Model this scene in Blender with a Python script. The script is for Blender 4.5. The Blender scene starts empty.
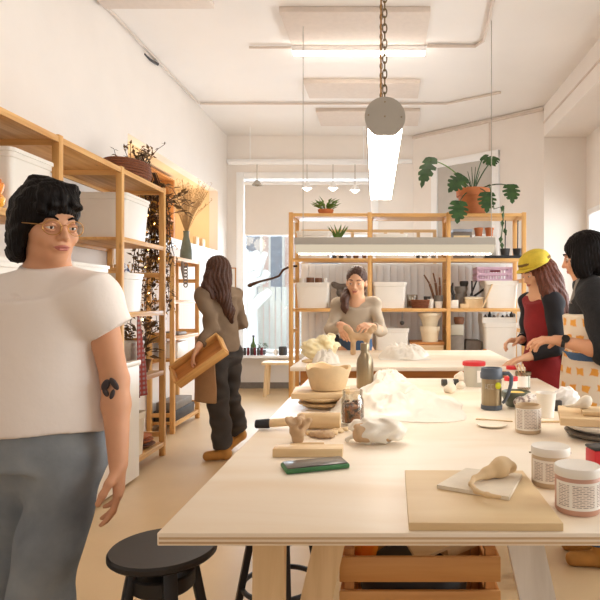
import bpy, bmesh, math, random
import numpy as np
from mathutils import Vector, Matrix, Euler, noise

RND = random.Random(11)
EYE = 1.31
TAU = math.tau
C = bpy.context.scene.collection


def P(px, py, d):
    """a point of the room, d metres down the room, from where the photograph shows it"""
    return Vector(((px - 385.0) * d / 600.0, d, EYE - (py - 300.0) * d / 600.0))


def on(px, py, z):
    """a point at height z under eye level from where the photograph shows it"""
    return P(px, py, (EYE - z) * 600.0 / (py - 300.0))


# ------------------------------------------------------------------ materials
def lin(c):
    return tuple(((v / 255.0) / 12.92 if v / 255.0 <= 0.04045 else ((v / 255.0 + 0.055) / 1.055) ** 2.4) for v in c) + (1.0,)


def _new(name):
    m = bpy.data.materials.new(name)
    m.use_nodes = True
    nt = m.node_tree
    return m, nt, nt.nodes['Principled BSDF']


def mat(name, col, rough=0.6, metal=0.0, var=0.06, scale=9.0, bump=0.0, bscale=60.0, trans=0.0, alpha=1.0,
        emit=0.0, ecol=None, stretch=(1, 1, 1), sss=0.0, spec=0.5, ior=1.45, col2=None, contrast=(0.3, 0.7)):
    m, nt, b = _new(name)
    N, L = nt.nodes, nt.links
    c = lin(col)
    tc = N.new('ShaderNodeTexCoord')
    mp = N.new('ShaderNodeMapping')
    mp.inputs['Scale'].default_value = stretch
    L.new(tc.outputs['Object'], mp.inputs['Vector'])
    nz = N.new('ShaderNodeTexNoise')
    nz.inputs['Scale'].default_value = scale
    nz.inputs['Detail'].default_value = 5
    L.new(mp.outputs[0], nz.inputs['Vector'])
    rp = N.new('ShaderNodeValToRGB')
    rp.color_ramp.elements[0].position = contrast[0]
    rp.color_ramp.elements[1].position = contrast[1]
    c2 = lin(col2) if col2 else tuple(v * (1 - 2 * var) for v in c[:3]) + (1,)
    rp.color_ramp.elements[0].color = c2
    rp.color_ramp.elements[1].color = c
    L.new(nz.outputs['Fac'], rp.inputs['Fac'])
    L.new(rp.outputs['Color'], b.inputs['Base Color'])
    b.inputs['Roughness'].default_value = rough
    b.inputs['Metallic'].default_value = metal
    b.inputs['Specular IOR Level'].default_value = spec
    b.inputs['IOR'].default_value = ior
    b.inputs['Transmission Weight'].default_value = trans
    b.inputs['Alpha'].default_value = alpha
    if sss:
        b.inputs['Subsurface Weight'].default_value = sss
        b.inputs['Subsurface Scale'].default_value = 0.01
    if emit:
        b.inputs['Emission Color'].default_value = lin(ecol or col)
        b.inputs['Emission Strength'].default_value = emit
    if bump:
        n2 = N.new('ShaderNodeTexNoise')
        n2.inputs['Scale'].default_value = bscale
        n2.inputs['Detail'].default_value = 4
        L.new(mp.outputs[0], n2.inputs['Vector'])
        bp = N.new('ShaderNodeBump')
        bp.inputs['Strength'].default_value = bump
        bp.inputs['Distance'].default_value = 0.01
        L.new(n2.outputs['Fac'], bp.inputs['Height'])
        L.new(bp.outputs[0], b.inputs['Normal'])
    return m


def wood(name, light, dark, axis='x', rough=0.5, scale=5.0, stretch=14.0, knots=True):
    m, nt, b = _new(name)
    N, L = nt.nodes, nt.links
    tc = N.new('ShaderNodeTexCoord')
    mp = N.new('ShaderNodeMapping')
    s = [stretch] * 3
    s['xyz'.index(axis)] = 1.0
    mp.inputs['Scale'].default_value = s
    L.new(tc.outputs['Object'], mp.inputs['Vector'])
    nz = N.new('ShaderNodeTexNoise')
    nz.inputs['Scale'].default_value = scale * 0.4
    nz.inputs['Detail'].default_value = 6
    nz.inputs['Distortion'].default_value = 0.6
    L.new(mp.outputs[0], nz.inputs['Vector'])
    rp = N.new('ShaderNodeValToRGB')
    rp.color_ramp.elements[0].position = 0.32
    rp.color_ramp.elements[1].position = 0.62
    rp.color_ramp.elements[0].color = lin(dark)
    rp.color_ramp.elements[1].color = lin(light)
    L.new(nz.outputs['Fac'], rp.inputs['Fac'])
    out = rp.outputs['Color']
    if knots:
        vo = N.new('ShaderNodeTexVoronoi')
        vo.inputs['Scale'].default_value = 3.1
        mk = N.new('ShaderNodeMapping')
        sk = [2.6] * 3
        sk['xyz'.index(axis)] = 1.0
        mk.inputs['Scale'].default_value = sk
        L.new(tc.outputs['Object'], mk.inputs['Vector'])
        L.new(mk.outputs[0], vo.inputs['Vector'])
        r2 = N.new('ShaderNodeValToRGB')
        r2.color_ramp.elements[0].position = 0.03
        r2.color_ramp.elements[1].position = 0.1
        r2.color_ramp.elements[0].color = (0.45, 0.38, 0.3, 1)
        r2.color_ramp.elements[1].color = (1, 1, 1, 1)
        L.new(vo.outputs['Distance'], r2.inputs['Fac'])
        mx = N.new('ShaderNodeMix')
        mx.data_type = 'RGBA'
        mx.blend_type = 'MULTIPLY'
        mx.inputs[0].default_value = 0.8
        L.new(out, mx.inputs[6])
        L.new(r2.outputs['Color'], mx.inputs[7])
        out = mx.outputs[2]
    L.new(out, b.inputs['Base Color'])
    b.inputs['Roughness'].default_value = rough
    bp = N.new('ShaderNodeBump')
    bp.inputs['Strength'].default_value = 0.12
    bp.inputs['Distance'].default_value = 0.004
    L.new(nz.outputs['Fac'], bp.inputs['Height'])
    L.new(bp.outputs[0], b.inputs['Normal'])
    return m


def brick_mat(name, c1, c2, mortar, scale, w=0.5, h=0.25, ms=0.02, rough=0.8, axes='xz', squash=1.0):
    m, nt, b = _new(name)
    N, L = nt.nodes, nt.links
    tc = N.new('ShaderNodeTexCoord')
    sp = N.new('ShaderNodeSeparateXYZ')
    cb = N.new('ShaderNodeCombineXYZ')
    L.new(tc.outputs['Object'], sp.inputs[0])
    L.new(sp.outputs['XYZ'.index(axes[0].upper())], cb.inputs[0])
    L.new(sp.outputs['XYZ'.index(axes[1].upper())], cb.inputs[1])
    br = N.new('ShaderNodeTexBrick')
    br.inputs['Color1'].default_value = lin(c1)
    br.inputs['Color2'].default_value = lin(c2)
    br.inputs['Mortar'].default_value = lin(mortar)
    br.inputs['Scale'].default_value = scale
    br.inputs['Brick Width'].default_value = w
    br.inputs['Row Height'].default_value = h
    br.inputs['Mortar Size'].default_value = ms
    L.new(cb.outputs[0], br.inputs['Vector'])
    L.new(br.outputs['Color'], b.inputs['Base Color'])
    b.inputs['Roughness'].default_value = rough
    return m


def glass_mat(name, tint=(255, 255, 255), gloss=0.08):
    m, nt, b = _new(name)
    N, L = nt.nodes, nt.links
    N.remove(b)
    tr = N.new('ShaderNodeBsdfTransparent')
    tr.inputs[0].default_value = lin(tint)
    gl = N.new('ShaderNodeBsdfGlossy')
    gl.inputs['Roughness'].default_value = 0.03
    lw = N.new('ShaderNodeLayerWeight')
    lw.inputs['Blend'].default_value = 0.25
    mr = N.new('ShaderNodeMath')
    mr.operation = 'MULTIPLY_ADD'
    mr.inputs[1].default_value = 0.5
    mr.inputs[2].default_value = gloss * 0.5
    L.new(lw.outputs['Fresnel'], mr.inputs[0])
    mx = N.new('ShaderNodeMixShader')
    L.new(mr.outputs[0], mx.inputs[0])
    L.new(tr.outputs[0], mx.inputs[1])
    L.new(gl.outputs[0], mx.inputs[2])
    L.new(mx.outputs[0], N['Material Output'].inputs['Surface'])
    return m


def emis(name, col, strength):
    m, nt, b = _new(name)
    N, L = nt.nodes, nt.links
    N.remove(b)
    e = N.new('ShaderNodeEmission')
    e.inputs[0].default_value = lin(col)
    e.inputs[1].default_value = strength
    L.new(e.outputs[0], N['Material Output'].inputs['Surface'])
    return m


W = {}
for ax in 'xyz':
    W['pine_' + ax] = wood('pine_' + ax, (226, 178, 112), (202, 146, 80), ax)
    W['pale_' + ax] = wood('pale_wood_' + ax, (232, 202, 158), (214, 180, 132), ax, knots=False)
    W['honey_' + ax] = wood('honey_wood_' + ax, (206, 142, 76), (176, 112, 54), ax)
    W['white_' + ax] = wood('whitewashed_wood_' + ax, (226, 220, 212), (206, 198, 188), ax, knots=False)
W['table'] = wood('whitewashed_plywood', (246, 234, 216), (236, 216, 188), 'x', rough=0.42, scale=3.0, stretch=4, knots=False)
W['board_x'] = wood('pale_board', (226, 200, 156), (218, 188, 142), 'x', scale=3, stretch=8, knots=False)
W['crate_x'] = wood('crate_pine', (214, 160, 96), (196, 138, 76), 'x')
W['table_edge'] = wood('plywood_edge', (214, 184, 146), (184, 150, 110), 'x', scale=3, stretch=60, knots=False)

M = dict(
    wall=mat('white_plaster', (238, 230, 222), 0.85, var=0.015, scale=3, bump=0.1, bscale=40),
    ceil=mat('ceiling_plaster', (240, 234, 228), 0.9, var=0.02, scale=1.5, bump=0.06, bscale=25),
    warmwall=mat('ochre_plaster', (245, 220, 178), 0.85, var=0.03, scale=3),
    floor=mat('beige_linoleum', (210, 180, 138), 0.42, var=0.05, scale=2.2, bump=0.03, bscale=150, spec=0.5),
    trim=mat('white_gloss_paint', (244, 243, 242), 0.45, var=0.01),
    panel=mat('ceiling_panel_felt', (222, 208, 196), 0.9, var=0.03, scale=20),
    tote=mat('white_plastic', (238, 233, 224), 0.4, var=0.015, sss=0.0),
    cabinet=mat('cream_laminate', (238, 228, 210), 0.45, var=0.015),
    black=mat('black_stain', (34, 29, 27), 0.42, var=0.15, scale=20),
    blackp=mat('black_plastic', (30, 30, 32), 0.4, var=0.05),
    grey=mat('grey_enamel', (178, 171, 160), 0.5, var=0.03),
    steel=mat('brushed_steel', (158, 142, 116), 0.3, 1.0, var=0.08, scale=4, stretch=(30, 30, 1)),
    chain=mat('aged_brass', (120, 100, 68), 0.4, 0.9, var=0.1),
    lamp=emis('fluorescent_diffuser', (255, 243, 228), 19.0),
    tubelamp=emis('fluorescent_tube', (255, 243, 230), 28.0),
    bulb=emis('warm_bulb', (255, 196, 110), 22.0),
    spot=emis('spot_bulb', (255, 244, 226), 14.0),
    clay=mat('buff_clay', (206, 172, 134), 0.75, var=0.1, scale=25, bump=0.15, bscale=80),
    clay2=mat('cream_clay', (226, 196, 152), 0.7, var=0.06, scale=18, bump=0.1, bscale=90),
    clayw=mat('white_clay', (236, 224, 204), 0.7, var=0.05, scale=25, bump=0.12, bscale=90),
    terra=mat('terracotta', (198, 120, 72), 0.75, var=0.1, scale=14),
    leaf=mat('monstera_green', (58, 92, 44), 0.38, var=0.15, scale=14, col2=(36, 64, 34)),
    leaf2=mat('fresh_green', (104, 138, 58), 0.5, var=0.15, scale=14),
    dleaf=mat('dried_leaf', (126, 96, 60), 0.7, var=0.2, scale=30, col2=(84, 64, 42)),
    gleaf=mat('golden_leaf', (206, 152, 60), 0.6, var=0.15, scale=30),
    twig=mat('brown_twig', (86, 60, 42), 0.8, var=0.15, scale=30),
    straw=mat('dry_straw', (196, 160, 112), 0.8, var=0.12, scale=40),
    wicker=mat('red_brown_wicker', (134, 76, 44), 0.7, var=0.2, scale=60, bump=0.5, bscale=120),
    glaze=mat('grey_green_glaze', (112, 116, 98), 0.35, var=0.12, scale=16),
    orange=mat('orange_glaze', (228, 112, 24), 0.3, var=0.1, scale=8, col2=(248, 190, 60), contrast=(0.4, 0.6)),
    dark=mat('charcoal_ceramic', (66, 62, 60), 0.55, var=0.12, scale=18),
    greyc=mat('grey_stoneware', (136, 126, 116), 0.6, var=0.1, scale=18),
    brownc=mat('brown_stoneware', (128, 84, 56), 0.55, var=0.15, scale=18),
    white=mat('white_ceramic', (238, 232, 222), 0.35, var=0.02),
    paper=mat('white_paper', (244, 238, 228), 0.8, var=0.02),
    tissue=mat('crumpled_paper', (240, 236, 232), 0.85, var=0.04, scale=20, bump=0.3, bscale=50),
    newsp=mat('printed_paper', (236, 226, 216), 0.85, var=0.1, scale=60, col2=(150, 130, 124), contrast=(0.38, 0.5)),
    film=mat('cloudy_plastic_film', (250, 242, 228), 0.32, var=0.02, alpha=0.86, bump=0.25, bscale=22, spec=0.6),
    clear=glass_mat('clear_plastic', (244, 240, 232), 0.12),
    glass=glass_mat('window_glass', (246, 250, 252), 0.06),
    cplast=mat('translucent_tub', (206, 200, 184), 0.35, var=0.02, alpha=0.85),
    red=mat('red_plastic', (212, 44, 52), 0.4, var=0.04),
    yellow=mat('yellow_sponge', (244, 206, 110), 0.9, var=0.06, scale=60, bump=0.4, bscale=120),
    lime=mat('lime_paint', (214, 212, 40), 0.5),
    navy=mat('slate_plastic', (84, 92, 104), 0.45, var=0.03),
    green=mat('green_rubber', (66, 122, 74), 0.55, var=0.12, scale=30),
    screen=mat('phone_glass', (52, 44, 40), 0.28, var=0.35, scale=9, col2=(120, 110, 98), contrast=(0.3, 0.6), spec=0.3),
    skin=mat('skin', (206, 150, 114), 0.55, var=0.03, scale=20, sss=0.06),
    skin2=mat('fair_skin', (226, 174, 138), 0.55, var=0.03, scale=20, sss=0.06),
    skin3=mat('tan_skin', (202, 146, 108), 0.55, var=0.03, scale=20, sss=0.06),
    lips=mat('lips', (184, 108, 92), 0.5, var=0.05),
    eyew=mat('eye_white', (226, 218, 208), 0.3, var=0.01),
    iris=mat('dark_iris', (48, 32, 24), 0.25, var=0.1),
    hair_b=mat('black_hair', (26, 20, 18), 0.5, var=0.3, scale=24, stretch=(6, 6, 0.5), bump=0.6, bscale=30, spec=0.12),
    hair_br=mat('brown_hair', (88, 52, 34), 0.5, var=0.3, scale=24, stretch=(6, 6, 0.5), bump=0.6, bscale=30),
    hair_au=mat('auburn_hair', (112, 54, 30), 0.5, var=0.3, scale=24, stretch=(6, 6, 0.5), bump=0.6, bscale=30),
    tee=mat('white_jersey', (236, 226, 218), 0.9, var=0.02, bump=0.35, bscale=11),
    jeans=mat('faded_denim', (140, 145, 148), 0.95, var=0.14, scale=6, bump=0.3, bscale=26, col2=(100, 107, 116), spec=0.2),
    jeansb=mat('blue_denim', (74, 102, 138), 0.9, var=0.15, scale=6, bump=0.2, bscale=200),
    olive=mat('olive_brown_shirt', (134, 112, 90), 0.9, var=0.1, scale=8, bump=0.25, bscale=24),
    tan=mat('tan_canvas', (176, 138, 100), 0.9, var=0.08, scale=8, bump=0.2, bscale=90),
    charc=mat('charcoal_trousers', (66, 60, 56), 0.9, var=0.12, scale=8, bump=0.25, bscale=20),
    suede=mat('tan_suede', (190, 134, 66), 0.9, var=0.1, scale=20),
    shirtg=mat('grey_beige_jersey', (186, 170, 150), 0.9, var=0.05, scale=8, bump=0.2, bscale=24),
    sweater=mat('black_knit', (34, 33, 35), 0.9, var=0.15, scale=40, bump=0.5, bscale=90),
    reddress=mat('dark_red_cloth', (142, 30, 32), 0.85, var=0.12, scale=8, bump=0.2, bscale=30),
    maroon=mat('maroon_cloth', (112, 34, 40), 0.85, var=0.12, scale=8, bump=0.2, bscale=30),
    hat=mat('yellow_knit', (222, 194, 66), 0.9, var=0.1, scale=30, bump=0.4, bscale=110),
    hatband=mat('brown_knit', (122, 92, 44), 0.9, var=0.1, scale=30),
    gold=mat('gold_wire', (182, 134, 74), 0.35, 0.9),
    ink=mat('tattoo_ink', (62, 52, 52), 0.7),
    lilac=mat('lilac_plastic', (218, 184, 204), 0.5, var=0.04),
    blind=mat('roller_blind', (222, 214, 206), 0.9, var=0.01),
    greydoor=mat('grey_frosted_glass', (190, 184, 176), 0.35, var=0.03),
    fence=mat('white_fence_paint', (226, 228, 222), 0.8, var=0.04),
    facade=brick_mat('pink_brick', (236, 214, 208), (228, 200, 194), (240, 232, 228), 4.0),
    pave=mat('pale_paving', (206, 204, 200), 0.9, var=0.06),
    wing=mat('blue_grey_pane', (168, 178, 194), 0.3, var=0.1),
    decal=mat('white_window_paint', (248, 250, 248), 0.9, var=0.01),
    bottle=mat('green_bottle', (72, 96, 40), 0.15, var=0.1),
    greyfab=mat('grey_felt', (120, 108, 98), 0.95, var=0.1, scale=20, bump=0.3, bscale=60),
    blackcloth=mat('black_cloth', (36, 34, 38), 0.9, var=0.1),
    beads=mat('mixed_beads', (176, 112, 60), 0.5, var=0.3, scale=70, col2=(54, 40, 40), contrast=(0.42, 0.58)),
    pinkglaze=mat('pink_glaze_powder', (206, 158, 136), 0.45, var=0.03),
    beige=mat('beige_glaze_powder', (206, 182, 150), 0.45, var=0.03),
    soil=mat('dark_soil', (60, 44, 34), 0.95, var=0.2, scale=60),
    brassp=mat('ochre_tub', (228, 206, 160), 0.5),
    cream=mat('cream_tub', (238, 222, 192), 0.5, var=0.03),
)


def label_mat(name, base, ink):
    """small lines of print on a jar label: dashes in rows"""
    m, nt, b = _new(name)
    N, L = nt.nodes, nt.links
    uv = N.new('ShaderNodeUVMap')
    br = N.new('ShaderNodeTexBrick')
    br.inputs['Color1'].default_value = lin(ink)
    br.inputs['Color2'].default_value = lin(base)
    br.inputs['Mortar'].default_value = lin(base)
    br.inputs['Scale'].default_value = 1.0
    br.inputs['Brick Width'].default_value = 0.23
    br.inputs['Row Height'].default_value = 0.078
    br.inputs['Mortar Size'].default_value = 0.027
    br.inputs['Bias'].default_value = -0.35
    L.new(uv.outputs[0], br.inputs['Vector'])
    L.new(br.outputs['Color'], b.inputs['Base Color'])
    b.inputs['Roughness'].default_value = 0.6
    return m


M['label'] = label_mat('printed_label', (234, 222, 210), (138, 126, 120))


def apron_mat():
    m, nt, b = _new('orange_block_print')
    N, L = nt.nodes, nt.links
    tc = N.new('ShaderNodeTexCoord')
    mp = N.new('ShaderNodeMapping')
    L.new(tc.outputs['Object'], mp.inputs['Vector'])
    sp = N.new('ShaderNodeSeparateXYZ')
    nz = N.new('ShaderNodeTexNoise')
    nz.inputs['Scale'].default_value = 26
    L.new(tc.outputs['Object'], nz.inputs['Vector'])
    vm = N.new('ShaderNodeVectorMath')
    vm.operation = 'MULTIPLY_ADD'
    vm.inputs[1].default_value = (.03, .03, .03)
    L.new(nz.outputs['Color'], vm.inputs[0])
    L.new(mp.outputs[0], vm.inputs[2])
    L.new(vm.outputs[0], sp.inputs[0])
    ad = N.new('ShaderNodeMath')
    ad.operation = 'SUBTRACT'
    L.new(sp.outputs[0], ad.inputs[0])
    L.new(sp.outputs[1], ad.inputs[1])
    cb = N.new('ShaderNodeCombineXYZ')
    L.new(ad.outputs[0], cb.inputs[0])
    L.new(sp.outputs[2], cb.inputs[1])
    br = N.new('ShaderNodeTexBrick')
    br.inputs['Color1'].default_value = lin((230, 164, 70))
    br.inputs['Color2'].default_value = lin((224, 150, 58))
    br.inputs['Mortar'].default_value = lin((226, 210, 188))
    br.inputs['Scale'].default_value = 1.0
    br.inputs['Brick Width'].default_value = 0.095
    br.inputs['Row Height'].default_value = 0.0785
    br.inputs['Mortar Size'].default_value = 0.027
    br.inputs['Mortar Smooth'].default_value = 0.3
    L.new(cb.outputs[0], br.inputs['Vector'])
    L.new(br.outputs['Color'], b.inputs['Base Color'])
    b.inputs['Roughness'].default_value = 0.9
    return m


M['apron'] = apron_mat()


def plaid_mat():
    m, nt, b = _new('red_grey_plaid')
    N, L = nt.nodes, nt.links
    tc = N.new('ShaderNodeTexCoord')
    mx = N.new('ShaderNodeMix')
    mx.data_type = 'RGBA'
    fac = []
    for d in ('Y', 'Z'):
        w = N.new('ShaderNodeTexWave')
        w.bands_direction = d
        w.inputs['Scale'].default_value = 9
        L.new(tc.outputs['Object'], w.inputs['Vector'])
        fac.append(w.outputs['Fac'])
    a = N.new('ShaderNodeMath')
    a.operation = 'MULTIPLY'
    L.new(fac[0], a.inputs[0])
    L.new(fac[1], a.inputs[1])
    L.new(a.outputs[0], mx.inputs[0])
    mx.inputs[6].default_value = lin((150, 62, 56))
    mx.inputs[7].default_value = lin((150, 140, 140))
    L.new(mx.outputs[2], b.inputs['Base Color'])
    b.inputs['Roughness'].default_value = 0.95
    return m


M['plaid'] = plaid_mat()


# ------------------------------------------------------------------ mesh tools
class MB:
    def __init__(s):
        s.bm = bmesh.new()

    def raw(s, vs, fs):
        v = [s.bm.verts.new(p) for p in vs]
        for f in fs:
            try:
                s.bm.faces.new([v[i] for i in f])
            except ValueError:
                pass
        return v

    def box(s, c, size, rot=None, bev=0.0):
        x, y, z = [q / 2 for q in size]
        mt = (rot if isinstance(rot, Matrix) else Euler(rot).to_matrix()) if rot is not None else Matrix.Identity(3)
        c = Vector(c)
        vs = [c + mt @ Vector((a * x, b * y, d * z)) for a in (-1, 1) for b in (-1, 1) for d in (-1, 1)]
        v = s.raw(vs, [(0, 1, 3, 2), (4, 6, 7, 5), (0, 4, 5, 1), (2, 3, 7, 6), (0, 2, 6, 4), (1, 5, 7, 3)])
        if bev:
            es = set()
            for q in v:
                es.update(q.link_edges)
            bmesh.ops.bevel(s.bm, geom=list(es), offset=bev, segments=2, profile=0.5, affect='EDGES')
        return s

    def bx(s, x0, x1, y0, y1, z0, z1, bev=0.0):
        return s.box(((x0 + x1) / 2, (y0 + y1) / 2, (z0 + z1) / 2), (x1 - x0, y1 - y0, z1 - z0), None, bev)

    def beam(s, a, b, w, t, up=(0, 0, 1), bev=0.0):
        a, b = Vector(a), Vector(b)
        d = (b - a)
        ln = d.length
        d.normalize()
        u = Vector(up)
        r = d.cross(u)
        if r.length < 1e-4:
            r = d.cross(Vector((0, 1, 0)))
        r.normalize()
        u = r.cross(d)
        mt = Matrix((r, u, d)).transposed()
        return s.box((a + b) / 2, (w, t, ln), mt, bev)

    def tube(s, pts, r, n=8, caps=True):
        pts = [Vector(p) for p in pts]
        k = len(pts)
        rs = r if isinstance(r, (list, tuple)) else [r] * k
        ref = None
        rings = []
        for i, p in enumerate(pts):
            d = (pts[min(i + 1, k - 1)] - pts[max(i - 1, 0)])
            if d.length < 1e-9:
                d = Vector((0, 0, 1))
            d.normalize()
            if ref is None:
                ref = d.cross(Vector((0.31, 0.17, 0.93)))
                if ref.length < 1e-3:
                    ref = d.cross(Vector((1, 0, 0)))
            ref = ref - d * ref.dot(d)
            ref.normalize()
            b = d.cross(ref)
            rings.append([s.bm.verts.new(p + (ref * math.cos(TAU * j / n) + b * math.sin(TAU * j / n)) * rs[i]) for j in range(n)])
        for i in range(k - 1):
            for j in range(n):
                s.bm.faces.new((rings[i][j], rings[i][(j + 1) % n], rings[i + 1][(j + 1) % n], rings[i + 1][j]))
        if caps:
            s.bm.faces.new(rings[0][::-1])
            s.bm.faces.new(rings[-1])
        return s

    def cyl(s, a, b, r0, r1=None, n=20):
        return s.tube([a, b], [r0, r0 if r1 is None else r1], n)

    def lathe(s, prof, c=(0, 0, 0), n=32, wob=0.0, seed=0, sx=1.0, sy=1.0):
        c = Vector(c)
        rings = []
        for r, z in prof:
            if r < 1e-6:
                rings.append([s.bm.verts.new(c + Vector((0, 0, z)))])
            else:
                ring = []
                for j in range(n):
                    a = TAU * j / n
                    q = 1.0
                    dz = 0.0
                    if wob:
                        q += wob * noise.noise(Vector((math.cos(a) * 1.4 + seed, math.sin(a) * 1.4, z * 12)))
                        dz = wob * 2.2 * r * noise.noise(Vector((math.cos(a) * 1.3 + seed + 9, math.sin(a) * 1.3, 3))) * (1 if z > 0.02 else 0)
                    ring.append(s.bm.verts.new(c + Vector((math.cos(a) * r * q * sx, math.sin(a) * r * q * sy, z + dz))))
                rings.append(ring)
        for A, B in zip(rings, rings[1:]):
            for j in range(n):
                j2 = (j + 1) % n
                if len(A) == 1 and len(B) == 1:
                    break
                if len(A) == 1:
                    s.bm.faces.new((A[0], B[j2], B[j]))
                elif len(B) == 1:
                    s.bm.faces.new((A[j], A[j2], B[0]))
                else:
                    s.bm.faces.new((A[j], A[j2], B[j2], B[j]))
        return s

    def ball(s, c, r, n=14, rot=None):
        r = (r, r, r) if isinstance(r, (int, float)) else r
        c = Vector(c)
        mt = rot if rot is not None else Matrix.Identity(3)
        m = n // 2
        rings = []
        for i in range(m + 1):
            t = math.pi * i / m
            if i in (0, m):
                rings.append([s.bm.verts.new(c + mt @ Vector((0, 0, r[2] * math.cos(t))))])
            else:
                rings.append([s.bm.verts.new(c + mt @ Vector((r[0] * math.sin(t) * math.cos(TAU * j / n), r[1] * math.sin(t) * math.sin(TAU * j / n), r[2] * math.cos(t)))) for j in range(n)])
        for A, B in zip(rings, rings[1:]):
            for j in range(n):
                j2 = (j + 1) % n
                if len(A) == 1:
                    s.bm.faces.new((A[0], B[j], B[j2]))
                elif len(B) == 1:
                    s.bm.faces.new((A[j], B[0], A[j2]))
                else:
                    s.bm.faces.new((A[j], B[j], B[j2], A[j2]))
        return s

    def prism(s, poly, h, mtx=None):
        """polygon in local xy, extruded by h along local z, placed by a 4x4 matrix"""
        mtx = mtx or Matrix.Identity(4)
        lo = [s.bm.verts.new(mtx @ Vector((x, y, 0))) for x, y in poly]
        hi = [s.bm.verts.new(mtx @ Vector((x, y, h))) for x, y in poly]
        k = len(poly)
        s.bm.faces.new(lo[::-1])
        s.bm.faces.new(hi)
        for i in range(k):
            s.bm.faces.new((lo[i], lo[(i + 1) % k], hi[(i + 1) % k], hi[i]))
        return s

    def build(s, name, m, parent=None, sharp=38):
        bmesh.ops.recalc_face_normals(s.bm, faces=s.bm.faces)
        me = bpy.data.meshes.new(name)
        s.bm.to_mesh(me)
        s.bm.free()
        return link(name, me, m, parent, sharp)


def link(name, me, m, parent=None, sharp=38):
    me.polygons.foreach_set('use_smooth', [True] * len(me.polygons))
    if sharp:
        me.set_sharp_from_angle(angle=math.radians(sharp))
    me.materials.append(m)
    o = bpy.data.objects.new(name, me)
    C.objects.link(o)
    if parent is not None:
        o.parent = parent
    return o


def thing(name, label, cat, loc=(0, 0, 0), rz=0.0, group=None):
    o = bpy.data.objects.new(name, None)
    o.empty_display_size = 0.05
    C.objects.link(o)
    o.location = loc
    o.rotation_euler = (0, 0, rz)
    return tag(o, label, cat, group)


def tag(o, label, cat, group=None):
    o['label'] = label
    o['category'] = cat
    if group:
        o['group'] = group
    return o


def struct(name, mb, m, parent=None):
    o = mb.build(name, m, parent)
    if parent is None:
        o['kind'] = 'structure'
    return o


def single(name, mb, m, label, cat, loc=(0, 0, 0), rz=0.0, group=None):
    o = mb.build(name, m)
    o.location = loc
    o.rotation_euler = (0, 0, rz)
    return tag(o, label, cat, group)


def dup(root, loc, rz=None, label=None, group=None, scale=None):
    r = root.copy()
    C.objects.link(r)
    r.location = loc
    if rz is not None:
        r.rotation_euler = (0, 0, rz)
    if label:
        r['label'] = label
    if group:
        r['group'] = group
    if scale:
        r.scale = scale
    for ch in list(root.children):
        c = ch.copy()
        C.objects.link(c)
        c.parent = r
        for g in list(ch.children):
            e = g.copy()
            C.objects.link(e)
            e.parent = c
    return r


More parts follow.
